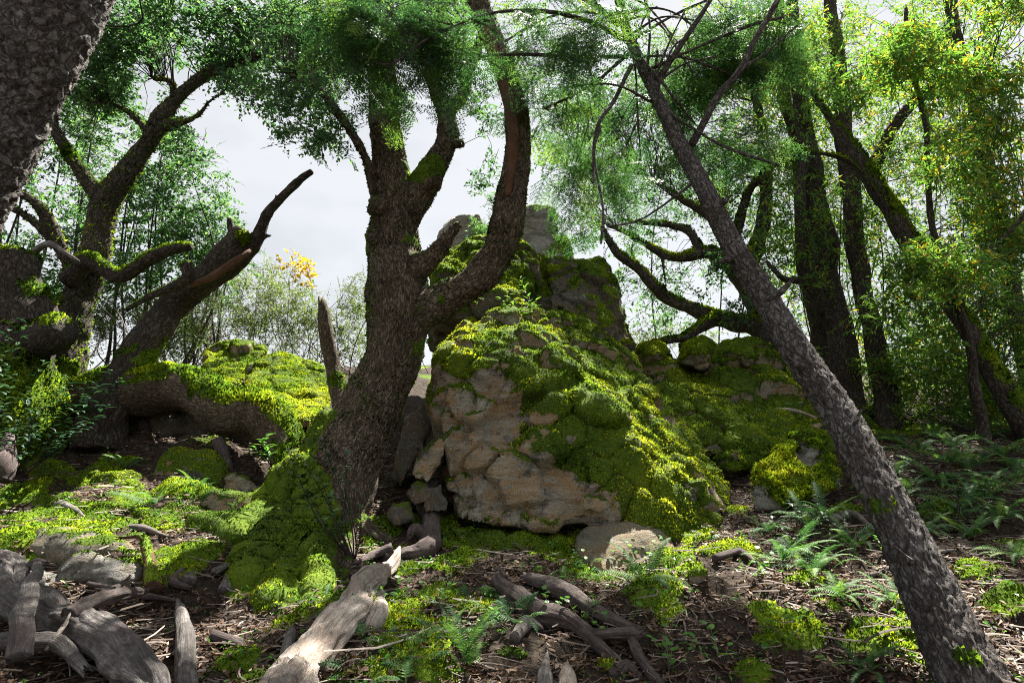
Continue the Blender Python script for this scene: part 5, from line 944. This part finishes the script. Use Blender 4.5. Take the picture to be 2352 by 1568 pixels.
# ------------------------------------------------------------------ ferns
def frond_mesh(name, mat, n=26, L=.55, w=.075, curl=1.0, seed=0, width_fn=None, droop=.0):
    g = np.random.default_rng(seed); V, F, c = [], [], []
    def at(t): return np.array([L * (t - .18 * curl * t ** 3), 0, L * (.50 * t - .62 * curl * t * t)])
    for k in range(n):                                     # rachis
        a, b2 = at(k / n), at((k + 1) / n); i = len(V); r = .0035 * (1 - .7 * k / n)
        V += [a + [0, -r, 0], a + [0, r, 0], b2 + [0, r, 0], b2 + [0, -r, 0]]; F.append([i, i + 1, i + 2, i + 3]); c += [.15] * 4
    for k in range(2, n):
        t = (k + .3) / n; p = at(t); d = unit(at(min(t + .02, 1)) - at(t - .02)); ww = w * min(1, 4.5 * t) * (1 - t) ** .55 * 1.1 * g.uniform(.88, 1.1)
        for s in (-1, 1):
            sd = unit(np.array([0, s, 0]) + d * .35 + [0, 0, -.12 - droop + g.normal() * .08]); h = L / n * .42; nn = unit(np.cross(d, sd)); i = len(V)
            V += [p - d * h * .7, p + sd * ww * .45 - d * h * .75 + nn * .003, p + sd * ww + d * h * .5 - nn * .006, p + sd * ww * .4 + d * h * .8, p + d * h * .7]; c0 = np.clip(.5 + g.normal() * .15, 0, 1); c += [c0] * 5
            F += [[i, i + 1, i + 3, i + 4], [i + 1, i + 2, i + 3, i + 3]]
    V = np.array(V); q = [f for f in F if f[2] != f[3]]; t3 = [f[:3] for f in F if f[2] == f[3]]
    me = mesh_np(name, V, [np.array(t3), np.array(q)], {'col': np.array(c)}, smooth=False); me.materials.append(M[mat]); return me
FR = [frond_mesh('frond_a', 'fern', 30, .55, .075, 1.0, 1), frond_mesh('frond_b', 'fern', 26, .48, .068, 1.35, 2), frond_mesh('frond_c', 'fern', 30, .60, .08, .7, 3)]
FD = [frond_mesh('dead_frond', 'deadfern', 22, .42, .045, 1.5, 4, droop=.5)]
FPOLY = [frond_mesh('small_frond', 'fern', 12, .16, .045, .8, 5), frond_mesh('small_frond_b', 'fern', 10, .13, .042, 1.2, 6)]
def fern(label, px, py, size, n, seed, dead=0, small=False, base=None, tilt=.3, group='ferns on the forest floor', spread=6.283, az0=0.0):
    g = np.random.default_rng(seed); c = G(px, py) if base is None else base
    c = np.array([c[0], c[1], c[2]]); t = thing('fern', c, label, 'fern', group); pool = FPOLY if small else FR
    for k in range(n + dead):
        d = k >= n; me = FD[0] if d else pool[g.integers(len(pool))]
        o = bpy.data.objects.new('dead_frond' if d else 'frond', me); C.objects.link(o); o.parent = t
        s = size * g.uniform(.7, 1.15); o.scale = (s, s, s); o.location = (g.normal() * .02, g.normal() * .02, .02)
        if small: o.location = (g.normal() * .11 * size, g.normal() * .09 * size, .02)
        az = az0 + (k + g.uniform(-.3, .3)) / max(n, 1) * spread; o.rotation_euler = (g.normal() * .25, (.35 if d else -tilt + g.uniform(-.35, .3)), az)
    return t
fern('single sword fern with brown dead fronds, right of centre at the boulder foot', 1480, 1345, .72, 9, 401, 9)
fern('tall sword fern beside brown fronds, right of the silvered log', 1075, 1545, .62, 9, 402, 8, tilt=.55)
fern('arching pale fern behind the tall sword fern near the silvered log', 1035, 1470, .6, 6, 403, 2)
fern('fern clump with blue-green fronds on the left mossy floor', 345, 1165, .7, 8, 404, 3)
fern('small fern beside the large mossy stone on the left', 455, 1130, .5, 6, 405, 3)
fern('low feathery fern mat beneath the left saplings', 285, 1080, .55, 9, 406)
fern('fern on the silvered log left flank, near the oak root tip', 740, 1400, .42, 7, 407)
fern('little polypody patch left of the forked dead root, upper', 1130, 1385, 1.1, 14, 408, 0, True)
fern('little polypody patch left of the forked dead root, lower', 1165, 1425, 1.1, 14, 409, 0, True)
fern('little polypody patch hanging beside the root log top', 1235, 1335, .9, 9, 410, 0, True)
fern('little polypody patch below the left corner of the slab', 1310, 1335, .9, 9, 411, 0, True)
fern('polypody ferns sprouting under the toe of the great boulder', 1590, 1235, 1.3, 14, 412, 0, True)
fern('polypody patch in the sun below the mossy log end', 880, 1480, 1.0, 14, 413, 0, True)
fern('small-fronded fern patch at the foot of the silvered log', 950, 1480, 1.0, 12, 414, 0, True)
fern('polypody patch at the bottom edge beside the tall sword fern', 900, 1560, 1.1, 14, 415, 0, True)
fern('delicate fern tuft by the oak root, above the silvered log', 730, 1330, .8, 8, 416, 0, True)
fern('fern patch in front of the olive-grey slab', 1390, 1350, 1.0, 9, 417, 0, True)
big = [(1850, 1215, .95, 'bright fern leaning left, beneath the moss-tufted boulder'), (1900, 1190, .9, 'upper fern touching the leaning fir, left side'), (1800, 1300, .85, 'drooping fern in the litter left of the leaning fir'), (1880, 1330, .9, 'dark sprawling fern under the leaning fir, left side'), (1960, 1260, .9, 'fern tucked against the left side of the leaning fir'), (1930, 1385, .7, 'lowest fern left of the leaning fir'),
       (2080, 1150, .95, 'first fern right of the leaning fir trunk'), (2150, 1110, 1.0, 'large grey-green fern in the middle of the right bank'), (2230, 1080, 1.0, 'tall fern on the right bank under the slanting mossy trunk'), (2310, 1050, 1.0, 'fern at the upper right corner of the fern bank'), (2060, 1090, .9, 'fern behind the first one right of the leaning fir'), (2000, 1040, .9, 'fern on the crest of the bank just past the leaning fir'), (2110, 1040, .95, 'shaded fern along the top of the right bank'), (2190, 1030, .95, 'grey fern at the back of the right bank'),
       (2280, 1130, .95, 'fern with wide fronds at the right edge of the bank'), (2340, 1110, .9, 'fern cut by the right edge of the picture'), (2210, 1180, .9, 'blue-green fern low on the right bank'), (2300, 1200, .9, 'fern hanging over the mossy stone at the right edge'), (2130, 1230, .8, 'fern beside the moss-topped stone'), (2340, 1290, .7, 'small fern at the right edge below the bank'), (2060, 1400, .6, 'fern behind the mossy rock at the fir base'), (1990, 1550, .45, 'small fern at the bottom edge near the fir base'), (2260, 1010, .9, 'topmost fern below the leafy understorey'), (2340, 1000, .9, 'fern at the far upper right of the bank'), (2020, 1130, .8, 'fern pressed against the right flank of the leaning fir'), (2100, 1190, .8, 'fern between the first fern and the moss-topped stone'), (2260, 1150, .9, 'fern left of the wide-fronded one at the right edge'), (2180, 1070, .9, 'shaded fern behind the large grey-green fern'), (2330, 1080, .9, 'fern above the one cut by the right edge'), (2050, 1015, .85, 'fern at the foot of the second bay trunk'), (1770, 1230, .7, 'fern in front of the moss-tufted boulder'), (1830, 1270, .75, 'fern below the bright leaning one'), (2150, 1010, .85, 'fern under the leafy understorey, middle'), (2230, 1240, .7, 'low fern beside the fallen stick on the right')]
for k, (x, y, s, lab) in enumerate(big): fern(lab, x, y, s * .82, 13, 430 + k, 6 if k < 6 else 3)
fern('tiny fern rooted on the moss ridge of the great boulder', 0, 0, .3, 5, 470, base=P(1560, 1020, 6.45), group='ferns on rock')
fern('tiny fern high on the great boulder ridge', 0, 0, .3, 5, 471, base=P(1375, 935, 6.5), group='ferns on rock')
for k, (x, y, Y, lab) in enumerate(((1740, 960, 8.1, 'dark fern tuft in the middle of the wide mossy slope'), (1830, 935, 8.6, 'fern tuft on the wide mossy slope beside the fir trunk'), (1690, 1000, 7.6, 'fern tuft above the smooth mossy hump'))): fern(lab, 0, 0, .4, 8, 473 + k, base=P(x, y, Y), group='ferns on rock')

# ------------------------------------------------------------------ leafy saplings and herbs
def leaf_proto(name, mat, L, W, seg=5, fold=.25, bend=.3, c=.5):
    V, F = [], []
    for k in range(seg + 1):
        t = k / seg; w = W * .5 * math.sin(math.pi * min(1, t * .94 + .03)) ** .8 * (1.15 - .3 * t); z = -bend * L * t * t; x = L * t
        V += [(x, -w, z + w * fold), (x, 0, z), (x, w, z + w * fold)]
    for k in range(seg):
        a = 3 * k; F += [[a, a + 1, a + 4, a + 3], [a + 1, a + 2, a + 5, a + 4]]
    me = mesh_np(name, np.array(V), [np.array(F)], {'col': np.full(len(V), c)}); me.materials.append(M[mat]); return me
LG = [leaf_proto('leaf_gloss', 'glossleaf', .075, .030, c=v) for v in (.2, .5, .8)]
LB = [leaf_proto('leaf_bright', 'herb', .10, .028, c=v) for v in (.5, .8, 1.0)]
LH = [leaf_proto('leaf_herb', 'herb', .042, .040, 4, .1, .15, c=v) for v in (.3, .6, .9)]
def sapling(label, base, tips, seed, pool=LG, step=.05, r0=.006, sc=1.0, cat='sapling', name='sapling', cone=1.0, mat='darkbark', group='leafy saplings'):
    g = np.random.default_rng(seed); base = np.asarray(base); t = thing(name, base, label, cat, group); sp = []
    for tip in tips:
        tip = np.asarray(tip); L = np.linalg.norm(tip - base); m1 = base * .6 + tip * .4 + g.normal(size=3) * L * .07; sp.append((np.array([base, m1, tip]), np.array([r0, r0 * .7, r0 * .3])))
    V, F, b = mtube(sp, 5, .06); part('stems', V, F, M[mat], t, {'bco': b, 'moss': np.zeros(len(V))})
    for p, r in sp:
        O, R = spline(p, r, .02); n = len(O); T = unit(np.gradient(O, axis=0)); ph = g.uniform(0, 6)
        k = int(n * .35)
        while k < n:
            a = ph + k * 1.3; d = unit(T[k] * .5 + np.array([math.cos(a), math.sin(a), .15]) * cone + g.normal(size=3) * .2)
            o = bpy.data.objects.new('leaf', pool[g.integers(len(pool))]); C.objects.link(o); o.parent = t; o.location = Vector(O[k] - base)
            y = unit(np.cross([0, 0, 1], d)); z = np.cross(d, y); s = sc * g.uniform(.7, 1.2); mt = Matrix(((d[0], y[0], z[0]), (d[1], y[1], z[1]), (d[2], y[2], z[2])))
            o.rotation_euler = mt.to_euler(); o.scale = (s, s, s); k += max(1, int(step / .02 * g.uniform(.5, 1.3)))
    return t
B = P(815, 1265, 4.75); B[2] = gz(B[0], B[1])
sapling('slim dark-leaved sapling in front of the oak base', B, [P(660, 1030, 4.7), P(700, 1060, 4.6), P(740, 1010, 4.75), P(780, 1080, 4.7), P(700, 1120, 4.6), P(800, 1040, 4.8), P(825, 1130, 4.7), P(760, 1140, 4.6), P(730, 1080, 4.65), P(790, 1150, 4.65)], 501, sc=.95)
B = G(20, 1100); 
sapling('leafy sapling arching from the left edge, lower', B, [P(200, 905, 5.6), P(250, 930, 5.5), P(160, 880, 5.6), P(120, 950, 5.5), P(210, 960, 5.4), P(70, 980, 5.5), P(150, 990, 5.4), P(230, 885, 5.7)], 502, sc=1.2)
sapling('taller leafy sapling at the left edge above the lower one', G(-30, 1080), [P(60, 740, 5.7), P(20, 760, 5.6), P(30, 860, 5.5), P(60, 900, 5.4), P(10, 930, 5.3), P(40, 980, 5.3), P(100, 830, 5.7), P(20, 1010, 5.2), P(70, 1040, 5.3)], 503, sc=1.2)
sapling('leafy sprig in front of the left stump', G(180, 1000), [P(130, 850, 6.2), P(250, 850, 6.1), P(280, 870, 6.0), P(210, 830, 6.2), P(150, 920, 6.1), P(190, 890, 6.1)], 504, sc=1.2)
sapling('small bright-leaved sapling rooted on the upper boulder', P(1215, 740, 7.1), [P(1195, 640, 7.0), P(1165, 665, 7.0), P(1230, 690, 7.0), P(1150, 685, 6.95), P(1205, 690, 7.0)], 505, LB, .035, sc=.8, cone=.8)
sapling('young bright seedling under the arching trunk', P(625, 1070, 6.0), [P(600, 1010, 5.95), P(590, 1030, 5.9), P(610, 1000, 6.0)], 506, LB, .03, sc=1.1)
for k, (x, y, lab) in enumerate(((1330, 1320, 'round-leaved herb left of the olive-grey slab'), (1280, 1430, 'round-leaved herb between the two dark root logs'), (1340, 1440, 'herb sprig over the forked dead root'), (1140, 1470, 'herb sprig left of the forked root trunk'), (1450, 1300, 'herb trailing across the olive-grey slab'), (1000, 1400, 'small herb on the mossy bank right of the silvered log'), (1410, 1465, 'lone herb seedling by the forked root fork'), (1540, 1540, 'weed sprout at the bottom edge right of centre'), (1660, 1530, 'weed cluster at the bottom, left of the fir base'), (1750, 1330, 'low herb among dead fronds'), (2250, 1220, 'herb with broad leaves in the right bank'), (2170, 1140, 'bright herb among the right ferns'), (900, 1390, 'bright herb tuft beside the silvered log'), (690, 1370, 'herb at the oak root tips'), (1480, 1290, 'herb shoots left of the single sword fern'), (2080, 1290, 'herb beside the right flank of the leaning fir'))):
    c = G(x, y); g = np.random.default_rng(600 + k)
    sapling(lab, c, [c + [g.normal() * .09, g.normal() * .06, g.uniform(.07, .2)] for _ in range(6)], 600 + k, LH, .045, .002, .8, 'herb', 'herb', mat='twig_stem', group='herbs')
B = G(1880, 1260)
sapling('leafy broad bush among the ferns left of the fir', B, [B + np.array([x, y, z]) for x, y, z in ((-.2, 0, .35), (.1, .1, .4), (.25, -.1, .3), (-.35, .05, .25), (0, -.15, .3), (-.1, .2, .38), (.3, .1, .22))], 520, LG, .04, sc=.8)
B = G(2190, 1230)
sapling('leafy bush among the ferns right of the fir', B, [B + np.array([x, y, z]) for x, y, z in ((-.3, 0, .35), (.1, .1, .45), (.3, -.1, .3), (-.4, .05, .2), (0, -.15, .35), (-.1, .2, .4))], 521, LG, .04, sc=.9)

# ------------------------------------------------------------------ litter: uncountable twigs and dead leaves
g = np.random.default_rng(900)
def floor_pts(n, seed, ylo=2.5, yhi=8.5, thr=.75):
    g = np.random.default_rng(seed); y = ylo + (yhi - ylo) * g.random(n * 3) ** 1.4; x = g.uniform(-1, 1, n * 3) * (y * .92 + .4)
    m = ground_moss(x, y); q = np.stack([x, y, 0 * x], 1); k = (m < thr + g.normal(size=len(x)) * .25) & (fbm(q * 2.2, 2, 77) > -.55 + .3 * g.normal(size=len(x)))
    x, y = x[k][:n], y[k][:n]; z = np.array([gz(a, b) for a, b in zip(x, y)]); return np.stack([x, y, z], 1)
p = floor_pts(46000, 901); n = len(p); yaw = g.uniform(0, 6.283, n); d = np.stack([np.cos(yaw), np.sin(yaw), g.normal(size=n) * .35 + .1], 1); d = unit(d)
sd = unit(np.cross(d, np.stack([g.normal(size=n) * .5, g.normal(size=n) * .5, np.ones(n)], 1))); nr = np.cross(sd, d); L = g.uniform(.022, .062, n)[:, None]; W = L * g.uniform(.28, .5, n)[:, None]; cv = g.uniform(-.35, .45, n)[:, None]
o = p + np.array([0, 0, .008]) + g.uniform(0, .018, n)[:, None] * [0, 0, 1]
V = np.stack([o - d * L * .5, o + sd * W * .5 + nr * W * cv, o + d * L * .5, o - sd * W * .5 + nr * W * cv], 1).reshape(-1, 3); c = np.clip(np.abs(g.normal(size=n)) * .33 + .1 + .15 * vn(p * 3, 4), 0, 1)
tag(link('leaf_litter', mesh_np('leaf_litter', V, [np.arange(4 * n).reshape(-1, 4)], {'col': np.repeat(c, 4)}, False), M['litter']), 'brown dead leaves strewn over the forest floor', 'leaf litter', kind='stuff')
p = floor_pts(5600, 905, 2.5, 7.5, .9); Vs, Fs, cs, k0 = [], [], [], 0
for a in p:
    L = g.gamma(2.0, .075); L = min(L, .7); yaw = g.uniform(0, 6.283); dd = np.array([math.cos(yaw), math.sin(yaw), 0]); sdv = np.array([-dd[1], dd[0], 0]); r = g.uniform(.0014, .0048) * (1 + 1.2 * L); bend = g.normal() * .25 * L; ns = 4; ring = []
    tilt = g.normal() * .12; h = g.uniform(.006, .03)
    for s in range(ns):
        t = s / (ns - 1) - .5; q = a + dd * L * t + sdv * bend * (t * t - .1) * 2 + sdv * g.normal() * .045 * L; q[2] = max(a[2] + h + tilt * L * t, a[2] - .01); rr = r * (1.1 - .6 * abs(t + .2))
        Vs += [q + sdv * rr, q + [0, 0, rr * 1.2], q - sdv * rr]
    for s in range(ns - 1):
        b = k0 + 3 * s; Fs += [[b, b + 1, b + 4, b + 3], [b + 1, b + 2, b + 5, b + 4]]
    k0 += 3 * ns; cs += [np.clip(.45 + g.normal() * .25, 0, 1)] * (3 * ns)
tag(link('twig_litter', mesh_np('twig_litter', np.array(Vs), [np.array(Fs)], {'col': np.array(cs)}), M['twig']), 'fine dead twigs scattered over the forest floor', 'twigs', kind='stuff')
p = floor_pts(1500, 911, 2.6, 7.5, 1.6); hd = ground_moss(p[:, 0], p[:, 1]); p = p[(hd > .15) | (g.random(len(p)) < .35)]
cl = np.repeat(p, 3, 0) + g.normal(size=(len(p) * 3, 3)) * [.03, .03, .012] + [0, 0, .03]
V, F, c = leaves(cl, 2, .034, .022, .02, 912, droop=-.3, flat=.7, colmu=.45, colsd=.25)
tag(link('seedlings', mesh_np('seedlings', V, F, {'col': c}, False), M['herb']), 'tiny green seedlings sprinkled over the forest floor', 'seedlings', kind='stuff')
print('TRIS', sum(len(me.loops) - 2 * len(me.polygons) for me in {o.data for o in bpy.data.objects if o.type == 'MESH'}))
